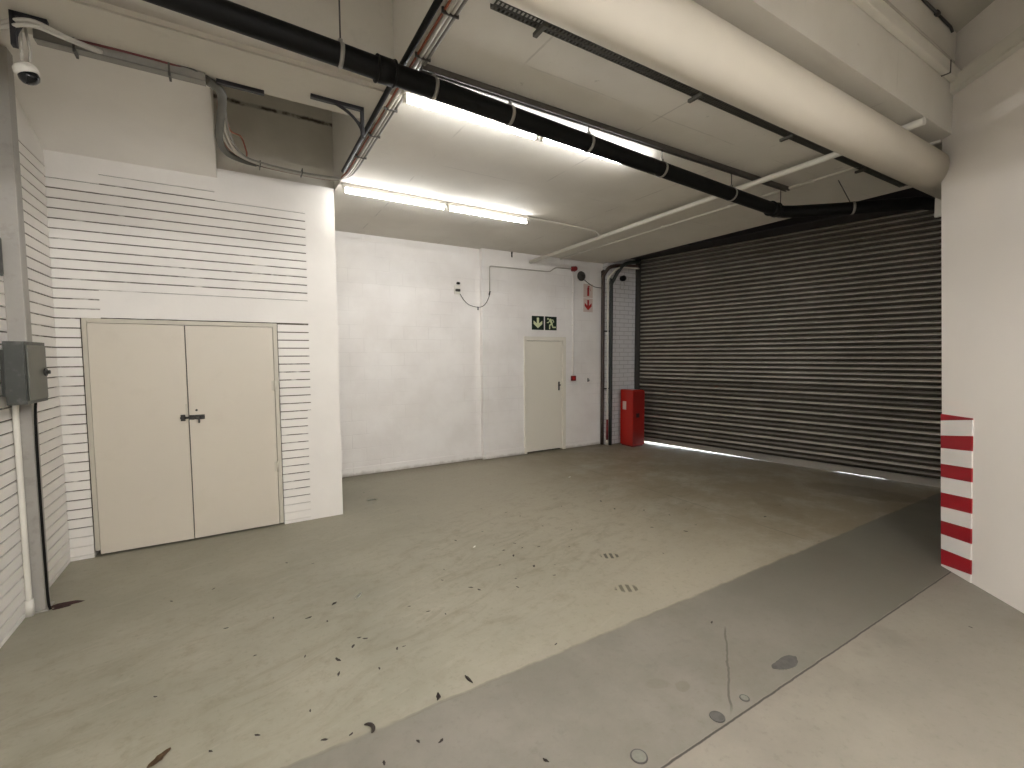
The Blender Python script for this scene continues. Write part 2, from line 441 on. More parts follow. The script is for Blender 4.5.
# brick wall round the double doors
DX0, DX1, DZ = -1.125, 0.370, 2.088
b = MB(); b.mi = 1
b.box(-1.5, DX0, YD+0.010, YD+0.24, 0, ZC); b.box(DX1, XD, YD+0.010, YD+0.24, 0, ZC); b.box(DX0, DX1, YD+0.010, YD+0.24, DZ, ZC)
b.mi = 0
def dd_segs(z):
    k = int((z - Z0)/COURSE)
    if k >= 40: return []
    if k == 39: return [(-0.95, -0.12)]
    if k >= 28: return [(XL, 0.66)]
    if z > DZ: return [(XL, -0.99)]
    return [(XL, DX0), (DX1, 0.66 if k >= 14 else 0.625)]
courses(b, 'x', dd_segs, YD, YD+0.012, 41)
zt = Z0 + 39*COURSE; zl = Z0 + 28*COURSE; zs = Z0 + 14*COURSE
ft = YD - 0.0006
b.box(XL, XD-0.012, ft, YD+0.012, zt + COURSE, ZC+0.02)                 # plastered top
b.box(-0.12, XD-0.012, ft, YD+0.012, zt, zt+COURSE); b.box(XL, -0.95, ft, YD+0.012, zt, zt+COURSE)
b.box(0.66, XD-0.012, ft, YD+0.012, zs, zt); b.box(0.625, XD-0.012, ft, YD+0.012, 0, zs)   # plastered end strip
b.box(-0.99, 0.66, ft, YD+0.012, DZ, zl)                              # lintel
b.box(XD-0.012, XD, YD-0.0006, 7.0, 0, ZC+0.02)                           # return
struct(b.build('wall_inner', [M['wall'], M['joint']]))
# the wall carries on up inside the ceiling opening, set back a little
b = MB(); b.box(-0.4, XD+0.02, YD+0.03, YD+0.24, ZC, 4.75)
struct(b.build('wall_recess', M['recess']))

# back block wall (two planes with a small step), small door opening
SD0, SD1, SDZ = 4.352, 5.172, 2.030
b = MB()
b.box(XD-0.1, 3.52, YB+0.09, YB+0.4, 0, ZC+0.05)
b.box(3.50, SD0, YB, YB+0.4, 0, ZC+0.05); b.box(SD1, 6.4, YB, YB+0.4, 0, ZC+0.05); b.box(SD0, SD1, YB, YB+0.4, SDZ, ZC+0.05)
struct(b.build('wall_back', M['block']))
b = MB(); b.box(3.53, SD0-0.0, YB-0.012, YB+0.02, 0, 0.13, 0.006); b.box(SD1, 6.06, YB-0.012, YB+0.02, 0, 0.10, 0.006)
b.box(XD, 3.50, YB+0.076, YB+0.1, 0, 0.12, 0.006)
struct(b.build('baseboard_back', M['block']))
b = MB(); b.box(6.12, 6.955, 6.62, 7.2, 0, 4.75)
struct(b.build('wall_corner', M['jamb']))

# angled wall at the right, outer shell
def arot(): 
    m = Matrix(((AD.x, AN.x, 0, AE.x), (AD.y, AN.y, 0, AE.y), (0, 0, 1, 0), (0, 0, 0, 1))); return m
AR = arot()
TE = lambda z: 0.112 - 0.07*z       # free end of the wall, in metres along the wall
b = MB()
b.prism([AR @ Vector(q) for q in ((TE(0), 0, 0), (3.9, 0, 0), (3.9, 0, 4.75), (TE(4.75), 0, 4.75))], AN*-0.30)
b.prism([AR @ Vector(q) for q in ((TE(0), 0.0, 0), (3.9, 0.0, 0), (3.9, 0.0, 3.36), (TE(3.33), 0.0, 3.32))], AN*0.006)
struct(b.build('wall_right', M['pillar']))
b = MB(); b.box(7.78, 8.3, -5.4, 1.75, 0, 4.75)
struct(b.build('wall_outer', M['wall']))
b = MB(); b.box(-1.8, 8.3, -5.6, -5.3, 0, 4.75)
struct(b.build('wall_rear', M['wall']))

# ------------------------------------------------------------------ double doors
d1 = bpy.data.objects.new('door_1', None); COL.objects.link(d1); d1.location = (-0.38, YD, 0); struct(d1)
b = MB(); fy0, fy1 = YD-0.004, YD+0.09
b.box(DX0+0.008, DX0+0.042, fy0, fy1, 0.055, DZ-0.008, 0.004); b.box(DX1-0.045, DX1-0.006, fy0, fy1, 0.02, DZ-0.008, 0.004)
b.box(DX0+0.042, DX1-0.045, fy0, fy1, DZ-0.046, DZ-0.008, 0.002)
b.build('door_frame', M['frame'], d1)
b = MB(); b.box(DX0-0.1, DX1+0.1, YD+0.245, YD+0.28, 0.0, DZ+0.1)
b.build('door_backing', M['blacksteel'], d1)
XM = -0.402
b = MB(); b.prism([(DX0+0.045, YD-0.010, 0.022), (XM-0.004, YD-0.010, 0.018), (XM-0.004, YD-0.010, DZ-0.051), (DX0+0.045, YD-0.010, DZ-0.050)], (0, 0.04, 0))
lf = b.build('door_leaf', M['door'], d1)
b = MB(); b.prism([(XM+0.004, YD-0.006, 0.018), (DX1-0.049, YD-0.006, 0.020), (DX1-0.049, YD-0.006, DZ-0.050), (XM+0.004, YD-0.006, DZ-0.052)], (0, 0.04, 0))
rf = b.build('door_leaf', M['door'], d1)
for z in (0.62, 1.45):
    b = MB(); b.cyl((DX1-0.046, YD-0.012, z), (0, 0, 1), 0.009, 0.11, 10); b.box(DX1-0.075, DX1-0.046, YD-0.009, YD-0.005, z-0.05, z+0.05)
    b.build('hinge', M['frame'], rf)
# slide bolt
b = MB(); zb = 1.178
b.box(XM+0.005, XM+0.125, YD-0.010, YD-0.006, zb-0.022, zb+0.022)
b.cyl((XM+0.03, YD-0.022, zb), (1, 0, 0), 0.010, 0.19, 12)
b.box(XM+0.025, XM+0.045, YD-0.036, YD-0.008, zb-0.02, zb+0.02, 0.004); b.box(XM+0.095, XM+0.118, YD-0.036, YD-0.008, zb-0.02, zb+0.02, 0.004)
b.box(XM+0.072, XM+0.087, YD-0.034, YD-0.016, zb-0.055, zb, 0.003)
b.build('slide_bolt', M['dark'], rf)
b = MB(); b.box(XM-0.055, XM-0.032, YD-0.034, YD-0.011, zb-0.028, zb+0.026, 0.004); b.box(XM-0.062, XM-0.026, YD-0.016, YD-0.010, zb-0.03, zb+0.03)
b.build('bolt_keeper', M['dark'], lf)
b = MB(); b.box(XM-0.024, XM-0.003, YD-0.014, YD-0.010, zb-0.05, zb+0.13, 0.001)
b.build('strike_plate', M['frame'], lf)
b = MB(); b.cyl((XM+0.062, YD-0.008, zb+0.066), (0, 1, 0), 0.010, 0.012, 12)
b.build('keyhole', M['dark'], rf)

# ------------------------------------------------------------------ small door
d2 = bpy.data.objects.new('door_2', None); COL.objects.link(d2); d2.location = (4.8, YB, 0); struct(d2)
b = MB(); fy0, fy1 = YB-0.018, YB+0.10
b.box(SD0-0.045, SD0+0.012, fy0, fy1, 0, SDZ+0.045, 0.006); b.box(SD1-0.025, SD1+0.045, fy0, fy1, 0, SDZ+0.045, 0.006); b.box(SD0+0.012, SD1-0.025, fy0, fy1, SDZ-0.025, SDZ+0.045, 0.003)
b.build('door_frame', M['door2'], d2)
b = MB(); b.box(SD0+0.016, SD1-0.030, YB+0.010, YB+0.05, 0.025, SDZ-0.030, 0.003)
lf2 = b.build('door_leaf', M['door2'], d2)
b = MB(); b.box(SD0, SD1, YB+0.08, YB+0.12, 0, SDZ)
b.build('door_backing', M['blacksteel'], d2)
b = MB(); xh = 5.075; b.box(xh-0.018, xh+0.018, YB+0.003, YB+0.011, 1.10, 1.26, 0.003); b.tube([(xh, YB+0.006, 1.20), (xh, YB-0.035, 1.20), (xh-0.045, YB-0.04, 1.195)], 0.009, 10)
b.build('door_handle', M['dark'], lf2)

# ------------------------------------------------------------------ roller shutter
SL = 5.45; PITCH = 0.0762
rs = thing('roller_shutter', 'wide dark grey corrugated roller shutter closed down to the floor', 'roller shutter', S0)
RM = Matrix(((SU.x, SN.x, 0, S0.x), (SU.y, SN.y, 0, S0.y), (0, 0, 1, 0), (0, 0, 0, 1)))
b = MB()
prof = []
zb0 = 0.105; ns = 52
for i in range(ns):
    z = zb0 + i*PITCH
    for t_, n_ in ((0.0, 0.0), (0.10, 0.006), (0.22, 0.0135), (0.36, 0.0215), (0.48, 0.0265), (0.56, 0.0285), (0.66, 0.0283), (0.78, 0.0266), (0.90, 0.0220), (0.96, 0.0130), (0.985, 0.004)):
        prof.append((n_, z + t_*PITCH))
prof.append((0.0, zb0 + ns*PITCH))
fr = [(b.bm.verts.new(RM @ Vector((-0.06, n, z))), b.bm.verts.new(RM @ Vector((SL, n, z)))) for n, z in prof]
bk = [(b.bm.verts.new(RM @ Vector((-0.06, n-0.012, z))), b.bm.verts.new(RM @ Vector((SL, n-0.012, z)))) for n, z in (prof[0], prof[-1])]
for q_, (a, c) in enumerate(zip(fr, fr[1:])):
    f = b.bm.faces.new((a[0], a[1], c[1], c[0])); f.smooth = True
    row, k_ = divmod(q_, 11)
    if k_ >= 5: f.material_index = 2 if (row < 16 and row % 2 == 0) else 1  # upper facets take the lighter copies as painted highlights
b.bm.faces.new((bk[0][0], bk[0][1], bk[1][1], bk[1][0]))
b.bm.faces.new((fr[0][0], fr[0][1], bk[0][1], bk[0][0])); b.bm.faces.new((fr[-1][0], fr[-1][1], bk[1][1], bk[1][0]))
b.build('curtain', [M['shutter'], M['shutter_lit'], M['shutter_half_lit']], rs)
# bottom bar: touches the ground here and there
b = MB()
gaps = [(-0.06, .036), (0.3, .034), (0.9, .026), (1.5, .017), (2.1, .009), (2.4, .003), (3.2, .003), (3.35, .010), (3.8, .011), (4.0, .003), (SL, .002)]
lo = [RM @ Vector((x, 0.026, g)) for x, g in gaps]; hi = [RM @ Vector((x, 0.026, 0.098)) for x, g in reversed(gaps)]
b.prism(lo + hi, SN * -0.045)
b.prism([RM @ Vector((-0.06, 0.042, 0.085)), RM @ Vector((SL, 0.042, 0.085)), RM @ Vector((SL, 0.042, 0.108)), RM @ Vector((-0.06, 0.042, 0.108))], SN * -0.05)
b.build('bottom_bar', M['bar'], rs)
b = MB(); b.box(-0.10, -0.055, -0.06, 0.065, 0, 4.1, 0.004, RM); b.box(-0.10, 0.015, 0.050, 0.062, 0, 3.62, 0.003, RM)
b.build('guide_rail', M['dark'], rs)
b = MB(); b.box(SL, SL+0.06, -0.06, 0.065, 0, 4.1, 0.004, RM)
b.build('guide_rail', M['dark'], rs)
b = MB(); b.cyl(RM @ Vector((SL/2, -0.13, 4.42)), SU, 0.17, SL+0.1, 24)
b.build('roller_drum', M['dark'], rs)
b = MB(); b.box(-0.08, SL, 0.055, 0.50, 3.60, 4.05, 0.01, RM); b.build('shade_box', M['blacksteel'], rs)  # dark box added for the shade above the curtain
# paving outside, seen only through the slit below the bar
b = MB(); p = [RM @ Vector(q) for q in ((-0.6, 0.05, -0.2), (SL+0.6, 0.05, -0.2), (SL+0.6, -6, -0.2), (-0.6, -6, -0.2))]
b.prism(p, (0, 0, 0.196))
o = b.build('floor_outside', M['outside']); struct(o)
# seal round the shutter head so that no daylight enters above
b = MB(); b.box(-0.4, SL+0.5, -0.42, -0.36, 4.05, 4.80, 0, RM); b.box(-0.4, SL+0.5, -0.42, -0.013, 4.05, 4.09, 0, RM); b.box(-0.5, -0.10, -0.42, -0.1, 0, 4.8, 0, RM)
b.box(SL+0.06, SL+0.6, -0.42, 0.0, 0, 4.8, 0, RM)
struct(b.build('trim_3', M['wall']))

# ------------------------------------------------------------------ fluorescent battens
def batten(x0, x1, y, z, label, group, tube, dbl=False):
    t = thing('fluorescent_light', label, 'ceiling light', ((x0+x1)/2, y, z), group)
    b = MB(); b.box(x0, x1, y-0.026, y+0.026, z-0.042, z, 0.004); b.build('housing', M['white_pipe'], t)
    b = MB(); b.tube([(x0+0.03, y, z-0.075), (x1-0.03, y, z-0.075)], 0.0155, 10); b.build('tube', tube, t)
    for xe in (x0+0.018, x1-0.018):
        b = MB(); b.box(xe-0.012, xe+0.012, y-0.016, y+0.016, z-0.096, z-0.040, 0.004); b.build('lampholder', M['white_pipe'], t)
    return t
G1 = 'fluorescent battens on the bay ceiling'
batten(0.985, 2.115, 4.97, ZC, 'lit fluorescent batten nearest the brick wall, left of the rear pair', G1, M['tube'])
batten(2.135, 3.235, 4.97, ZC, 'lit fluorescent batten, right of the rear pair, in front of the white block wall', G1, M['tube'])
batten(0.995, 2.070, 3.03, ZC, 'lit fluorescent batten behind the black drain pipe, its left end by the cable run', G1, M['tube'])
batten(2.085, 3.215, 3.03, ZC, 'lit fluorescent batten mostly hidden behind the middle of the black drain pipe', G1, M['tube'])
G2 = 'unseen fluorescent battens added over the driveway'
LB = 'unseen fluorescent batten added over the driveway to light the foreground'
ZL = 3.0
for x0, y in ((-1.05, 0.40), (0.80, 0.30), (1.55, -0.55), (0.2, -1.5), (-1.0, -2.4), (0.3, -3.0)):  # unseen battens added to light the foreground, doors and pillar
    t = batten(x0, x0+1.15, y, ZL, LB, G2, M['tube_fill'])
    b = MB()
    for sg in (-1, 1):
        b.prism([(x0, y+sg*0.026, ZL-0.010), (x0, y+sg*0.030, ZL-0.010), (x0, y+sg*0.115, ZL-0.062), (x0, y+sg*0.111, ZL-0.064)], (1.15, 0, 0))
    b.build('added_shield', M['white_pipe'], t)  # shield added to keep lamp light off the high ceiling
    for dx in (0.2, 0.95):
        b = MB(); b.tube([(x0+dx, y, ZL), (x0+dx, y, ZH)], 0.004, 6); b.build('hanger_rod', M['dark'], t)

# ------------------------------------------------------------------ black drain pipe
PY = 2.74
def pz(x): return 3.415 - 0.0395*(x-0.2)
dp = thing('drain_pipe', 'long black plastic drain pipe hung below the ceiling, bending toward the shutter', 'pipe', (2.5, PY, pz(2.5)))
xe = 5.0; ze = pz(xe)
path = [(-1.28, PY, pz(-1.28)), (0.2, PY, pz(.2)), (2.5, PY, pz(2.5)), (xe-0.16, PY, pz(xe-.16)), (xe-0.06, PY-0.015, ze), (xe+0.04, PY-0.075, ze), (5.35, 2.36, ze-0.005), (5.80, 1.86, ze-0.012), (6.05, 1.78, ze-0.015), (6.9, 1.78, ze-0.03)]
b = MB(); b.tube(path, 0.060, 20); b.build('pipe', M['black'], dp)
for xc in (0.80, 4.80):
    b = MB(); b.cyl((xc, PY, pz(xc)), (1, 0, -0.0395), 0.070, 0.10, 20); b.torus((xc-0.05, PY, pz(xc)), (1, 0, 0), 0.067, 0.008); b.torus((xc+0.05, PY, pz(xc)), (1, 0, 0), 0.067, 0.008)
    b.build('coupling', M['black'], dp)
for xc in (0.555, 1.10, 1.64, 2.33, 3.13, 4.09, 4.93):
    top = ZH if xc < XD else (ZC-0.041 if xc < 5.0 else ZC)
    h = MB(); h.tube([(xc, PY, pz(xc)+0.06), (xc, PY, top)], 0.0045, 8)
    hg = h.build('hanger_rod', M['dark'], dp)
    h = MB(); h.cyl((xc, PY, pz(xc)), (1, 0, -0.0395), 0.0635, 0.022, 20); h.box(xc-0.011, xc+0.011, PY-0.012, PY+0.012, pz(xc)+0.055, pz(xc)+0.085, 0.003)
    h.build('pipe_clamp', M['galv'], hg)
h = MB(); h.tube([(5.40, 2.30, ze+0.055), (5.30, 2.37, ZC)], 0.0045, 8); hg = h.build('hanger_rod', M['dark'], dp)
h = MB(); h.cyl((5.42, 2.285, ze-0.006), (0.67, -0.74, 0), 0.0635, 0.022, 20); h.build('pipe_clamp', M['galv'], hg)
b = MB(); zz = ZC
for q in ((1.02, 5.06),):
    b.box(q[0], q[1], PY-0.0205, PY-0.0175, zz-0.041, zz); b.box(q[0], q[1], PY+0.0175, PY+0.0205, zz-0.041, zz); b.box(q[0], q[1], PY-0.0205, PY+0.0205, zz-0.003, zz)
    b.box(q[0], q[1], PY-0.0205, PY-0.011, zz-0.041, zz-0.037); b.box(q[0], q[1], PY+0.011, PY+0.0205, zz-0.041, zz-0.037)
tag(b.build('support_rail', M['rail']), 'dark steel channel rail on the ceiling carrying the rods of the black pipe', 'rail')

# ------------------------------------------------------------------ perforated cable tray
tr = thing('cable_tray', 'dark perforated steel cable tray beside the fat white duct', 'cable tray', (3, 2.09, 3.42))
ty0, ty1, tz = 2.035, 2.105, 3.470; tx0, tx1 = 1.15, 6.0
b = MB()
b.box(tx0, tx1, ty0, ty0+0.002, tz, tz+0.026); b.box(tx0, tx1, ty1-0.002, ty1, tz, tz+0.026)
for k in range(3):
    y = ty0 + (ty1-ty0)*k/2; b.box(tx0, tx1, max(ty0, y-0.006), min(ty1, y+0.006), tz, tz+0.002)
x = tx0
while x < tx1:
    b.box(x, min(tx1, x+0.010), ty0, ty1, tz, tz+0.002); x += 0.024
b.build('tray', M['tray'], tr)
b = MB(); b.tube([(tx0+0.3, ty0+0.03, tz+0.012), (tx1, ty0+0.03, tz+0.012)], 0.008, 8); b.tube([(tx0+0.3, ty0+0.055, tz+0.011), (tx1, ty0+0.055, tz+0.011)], 0.006, 8)
b.build('cable', M['dgrey_cable'], tr)
for xs in (1.44, 2.70, 3.82, 5.1):
    b = MB(); b.box(xs-0.014, xs+0.014, ty0, ty1+0.035, tz-0.022, tz-0.001, 0.003)
    b.build('support_bracket', M['tray'], tr)

# ------------------------------------------------------------------ white duct
DY, DZc, DR = 1.574, 3.272, 0.147
vd = thing('ventilation_duct', 'fat round cream duct running under the ceiling to the right pillar', 'duct', (3, DY, DZc))
b = MB(); b.tube([(0.50, DY, DZc), (1.6, DY, DZc), (3.2, DY, DZc), (5.60, DY, DZc)], DR, 40); b.build('duct_body', M['duct'], vd)
for xs in (0.62,):
    b = MB(); b.cyl((xs, DY, DZc), (1, 0, 0), DR+0.002, 0.03, 40); b.box(xs-0.012, xs+0.012, DY-0.0045, DY+0.0045, DZc+DR, ZC if xs > XD else ZH, 0.001)
    b.build('strap', M['duct'], vd)
b = MB(); b.box(5.60, 5.64, DY+0.05, DY+0.12, DZc-0.27, DZc-0.02, 0.003); b.build('end_bracket', M['white_pipe'], vd)

# ------------------------------------------------------------------ white cross pipe and conduits
b = MB(); b.tube([(4.445, YB+0.02, 3.370), (4.47, 4.5, 3.412), (4.455, 2.1, 3.440), (4.43, 1.576, 3.452), (4.42, 1.42, 3.455)], 0.027, 14)
cp = tag(b.build('pipe', M['white_pipe']), 'white painted pipe crossing under the ceiling from the back wall to the duct', 'pipe')
b = MB(); b.tube([(5.10, YB, ZC-0.014), (5.07, 4.4, ZC-0.014), (5.03, 1.50, ZC-0.014)], 0.012, 10)
cn = tag(b.build('conduit', M['white_pipe']), 'thin white conduit on the ceiling between the white pipe and the shutter', 'conduit')
for y in (6.2, 5.3, 4.4, 3.4, 2.5):
    b = MB(); b.box(5.01+(y-1.5)*0.013, 5.055+(y-1.5)*0.013, y-0.02, y+0.02, ZC-0.030, ZC, 0.003); b.build('saddle', M['white_pipe'], cn)
b = MB(); b.tube(spline([(3.235, 4.97, ZC-0.012), (3.6, 4.97, ZC-0.012), (4.15, 5.0, ZC-0.012), (4.38, 5.02, ZC-0.014), (4.455, 5.02, ZC-0.05), (4.464, 5.02, 3.425)], 6), 0.011, 8)
tag(b.build('conduit', M['white_pipe']), 'thin white lamp cable from the rear tubes to the white pipe', 'cable')

# ------------------------------------------------------------------ cable run along the slab edge
cr = thing('cable_run', 'bundle of strapped grey cables along the edge of the bay ceiling', 'cables', (0.98, 3.4, ZC))
ya, yb_ = 1.2, 4.80
for dx, dz, r, m, nm in ((0.0, -0.014, 0.012, 'grey_cable', 'cable'), (0.024, -0.012, 0.011, 'grey_cable', 'cable'), (0.047, -0.010, 0.009, 'galv', 'cable'), (-0.018, -0.010, 0.007, 'orange', 'cable')):
    b = MB()
    pts = [(0.985+dx, y, ZC+dz+random.uniform(-.002, .0)) for y in (1.5, 2.2, 3.0, 3.8, 4.45)]
    pts += [(0.965+dx*0.8, 4.70, ZC-0.012+dz*.4), (0.90+dx*.3, 4.84-dx, ZC-0.02), (0.60, 4.90-dx, ZC-0.010), (0.25, 4.87-dx, ZC+0.0), (0.05+dx, 4.72, ZC+0.012), (-0.03+dx, 4.35, ZC-0.005+dx*.3), (-0.035+dx*.6, 3.9, ZC-0.012), (-0.03+dx*.5, 3.62, ZC-0.03), (-0.12, 3.50+dx*.4, ZC-0.035)]
    b.tube(spline(pts, 6), r, 8); b.build(nm, M[m], cr)
b = MB(); b.tube(spline([(-0.02, 3.75, ZC-0.01), (0.02, 4.3, ZC+0.02), (0.10, 4.52, ZC+0.07), (0.14, 4.70, ZC+0.03), (0.16, 4.84, ZC+0.01), (0.3, 4.92, ZC+0.012)], 8), 0.007, 8); b.build('cable', M['orange'], cr)
b = MB(); b.tube(spline([(0.2, 4.93, ZC+0.02), (0.5, 4.97, ZC+0.02), (0.8, 4.92, ZC+0.0), (0.93, 4.85, ZC-0.01)], 6), 0.018, 8); b.build('cable', M['dgrey_cable'], cr)
for y in (1.9, 2.25, 2.65, 3.3, 3.75, 4.2):
    b = MB(); b.box(0.950, 1.045, y-0.005, y+0.005, ZC-0.031, ZC, 0.002); b.build('cable_tie', M['dgrey_cable'], cr)
for x in (0.25, 0.60):
    b = MB(); b.box(x-0.004, x+0.004, 4.82, 4.95, ZC-0.026, ZC+0.02, 0.002); b.build('cable_tie', M['dgrey_cable'], cr)
b = MB(); b.tube([(0.918, 1.0, ZC-0.004), (0.918, 3.0, ZC-0.014), (0.920, 3.6, ZC-0.020), (0.925, 4.6, ZC-0.020)], 0.018, 10)
tag(b.build('cable', M['black']), 'thick black cable alongside the grey cable run at the edge of the ceiling', 'cable')
# flexible hose that drops off the tray
b = MB(); b.tube(spline([(-0.10, 3.50, ZC-0.04), (-0.03, 3.60, ZC-0.035), (-0.02, 3.8, ZC-0.03), (-0.045, 4.2, ZC-0.02), (-0.05, 4.5, ZC-0.01), (0.0, 4.75, ZC+0.0), (0.12, 4.86, ZC+0.005), (0.22, 4.90, ZC+0.01)], 8), 0.027, 12, True)
tag(b.build('hose', M['tray']), 'grey flexible hose curving from the trunking to the ceiling opening', 'hose')

# trunking under the beam with cables from the left wall
tk = thing('trunking', 'grey steel trunking under the beam carrying a dark red cable', 'trunking', (-0.45, 3.49, ZC-0.05))
b = MB(); x0, x1 = -0.86, -0.10; y0, y1, z0, z1 = 3.470, 3.535, ZC-0.066, ZC-0.016
b.box(x0, x1, y0, y1, z0, z0+0.003); b.box(x0, x1, y0, y0+0.003, z0, z1); b.box(x0, x1, y1-0.003, y1, z0, z1)
b.build('channel', M['galv'], tk)
b = MB(); b.tube(spline([(-0.85, y0+0.02, ZC-0.030), (-0.6, y0+0.006, ZC-0.016), (-0.4, y0+0.004, ZC-0.012), (-0.2, y0+0.012, ZC-0.020), (-0.1, y0+0.03, ZC-0.03)], 6), 0.011, 8); b.build('cable', M['red_cable'], tk)
b = MB(); b.tube(spline([(-0.3, y0+0.02, z1-.005), (-0.2, y0+0.0, z1+0.008), (-0.1, y0+0.02, z1-0.015), (-0.02, y0+0.11, z1-0.02)], 6), 0.006, 8); b.build('cable', M['dgrey_cable'], tk)
for xs in (-0.70, -0.28):
    b = MB(); b.box(xs-0.006, xs+0.006, y0-0.004, y1+0.004, z0-0.022, z0+0.002, 0.002); b.box(xs-0.005, xs+0.005, y0-0.004, y0, z0-0.02, ZC-0.012); b.build('clip', M['dgrey_cable'], tk)
cl = thing('conduit_bend', 'pair of cream conduits bending from the left wall into the trunking', 'conduit', (-1.1, 3.55, ZC-0.05))
for k in range(2):
    b = MB(); d = 0.038*k
    b.tube(spline([(-1.29, 3.62, ZC-0.10-d), (-1.13, 3.55-d*.3, ZC-0.075-d*.8), (-0.98, 3.43-d*.2, ZC-0.058-d*.8), (-0.83, 3.325, ZC-0.056-d*.6), (-0.72, 3.385, ZC-0.058-d*.3), (-0.58, 3.48, ZC-0.045-d*.2)], 6), 0.010, 10)
    b.build('conduit', M['grey_cable'], cl)

# black shelf-type brackets under the beam
def bracket(xc, sgn, L, H, y, label, z=ZC-0.012):
    t = thing('steel_bracket', label, 'bracket', (xc, y, z), 'black brackets below the beam')
    b = MB(); b.box(min(xc, xc+sgn*L), max(xc, xc+sgn*L), y-0.016, y+0.016, z-0.024, z, 0.002); b.build('horizontal_arm', M['blacksteel'], t)
    if H > 0:
        b = MB(); b.box(xc-0.011, xc+0.011, y-0.016, y+0.016, z-H, z, 0.002); b.build('vertical_arm', M['blacksteel'], t)
        pts = []
        for k in range(13):
            a = math.pi/2*k/12
            pts.append((xc + sgn*L*0.93*(1-math.sin(a)), y, z - H*0.93*(1-math.cos(a))))
        b = MB(); b.tube(pts, 0.0105, 8); b.tube([(xc+sgn*L*0.45, y, z-0.012), (xc+sgn*0.01, y, z-H*0.55)], 0.006, 8)
        b.build('curved_brace', M['blacksteel'], t)
bracket(0.822, -1, 0.335, 0.205, 3.40, 'black steel bracket with curved brace at the corner of the ceiling opening')
bracket(-0.045, 1, 0.265, 0, 3.52, 'short black steel bar under the beam right of the grey trunking')
bracket(-0.905, 1, 0.130, 0.17, 3.37, 'black steel bracket at the far left from which the dome camera hangs')

# dome camera
dc = thing('dome_camera', 'white dome security camera with dark glass hanging at top left', 'security camera', (-0.90, 3.44, 3.25))
cx, cy, cz = -0.900, 3.44, 3.250
b = MB(); b.tube([(cx, cy, cz+0.02), (cx, cy, 3.488)], 0.008, 10); b.tube([(cx+0.025, cy, cz), (cx+0.03, cy+0.01, cz+0.1), (cx+0.02, cy, 3.46)], 0.006, 8); b.build('stem', M['grey_cable'], dc)
ax = Vector((0.35, 0.05, -1)).normalized()
b = MB(); b.lathe((cx+0.005, cy, cz+0.01), ax, [(0, -0.012), (0.036, -0.010), (0.048, 0.004), (0.051, 0.02), (0.050, 0.036), (0.042, 0.040), (0, 0.040)], 28); b.build('housing', M['white_pipe'], dc)
b = MB(); c0 = Vector((cx+0.005, cy, cz+0.01)) + ax*0.040
b.lathe(c0, ax, [(0.042, 0), (0.043, 0.015), (0.035, 0.032), (0.020, 0.042), (0, 0.046)], 28); b.build('dome', M['glassdark'], dc)

# ------------------------------------------------------------------ steel post, boxes, conduit at the left wall
b = MB(); b.box(XL-0.004, -1.19, 4.285, 4.385, 0.010, 3.735, 0.006)
po = thing('steel_post', 'grey painted steel post standing against the left brick wall', 'post', (-1.235, 4.33, 0))
b.build('post_section', M['post'], po)
b = MB(); b.box(XL-0.01, -1.175, 4.27, 4.40, 0, 0.012, 0.002); b.build('base_plate', M['post'], po)
b = MB(); b.tube(spline([(-1.155, 4.25, 1.50), (-1.172, 4.268, 1.3), (-1.176, 4.272, 0.8), (-1.174, 4.272, 0.25), (-1.170, 4.268, 0.06), (-1.160, 4.264, 0.012)], 6), 0.008, 8)
tag(b.build('cable', M['black']), 'black cable running down the right edge of the grey post', 'cable')
b = MB(); b.tube(spline([(-1.245, 4.22, 1.46), (-1.258, 4.25, 1.36), (-1.262, 4.262, 1.2), (-1.262, 4.262, 0.6), (-1.262, 4.262, 0.0)], 6), 0.017, 12)
co = tag(b.build('conduit', M['white_pipe']), 'white painted conduit from below the grey switch box down to the floor', 'conduit')
b = MB(); b.cyl((-1.262, 4.262, 0.055), (0, 0, 1), 0.025, 0.11, 12); b.build('socket', M['white_pipe'], co)
eb = thing('switch_box', 'dark grey metal electrical box with lockable door on the post', 'electrical box', (-1.15, 4.16, 1.64))
bx0, bx1, by0, by1, bz0, bz1 = -1.205, -1.115, 3.945, 4.30, 1.455, 1.845
b = MB(); b.box(bx0, bx1, by0, by1, bz0, bz1, 0.004); b.box(bx0-0.045, bx0, by0+0.1, by1-0.08, bz0+0.05, bz1-0.05); b.build('body', M['box'], eb)
b = MB(); b.box(bx1, bx1+0.004, by0, by1, bz0, bz1, 0.001); b.build('front_rim', M['box'], eb)
b = MB(); b.box(bx1+0.004, bx1+0.012, by0+0.022, by1-0.018, bz0+0.022, bz1-0.022, 0.003); dr = b.build('door', M['box_lit'], eb)
b = MB(); b.cyl((bx1+0.016, by1-0.055, 1.648), (1, 0, 0), 0.026, 0.010, 18); b.cyl((bx1+0.026, by1-0.055, 1.648), (1, 0, 0), 0.012, 0.024, 12); b.box(bx1+0.012, bx1+0.030, by1-0.062, by1-0.02, 1.64, 1.656, 0.003); b.build('lock', M['dark'], dr)
b = MB(); b.box(XL, XL+0.014, 4.00, 4.25, 2.27, 2.515, 0.004)
sb = tag(b.build('junction_box', M['box']), 'small grey box on the left brick wall, cut off by the photo edge', 'electrical box')
b = MB(); b.box(XL+0.014, XL+0.018, 4.01, 4.24, 2.28, 2.505, 0.0015); b.build('lid', M['box'], sb)
b = MB()
pts = []
N = 22
ring = []
for k in range(N):
    a = 2*math.pi*k/N; r = 1 + 0.35*math.sin(3*a+.5) + 0.2*math.sin(5*a)
    ring.append((-1.115 + 0.075*r*math.cos(a) + 0.01, 4.305 + 0.032*r*math.sin(a)))
top = b.bm.verts.new((-1.12, 4.305, 0.026))
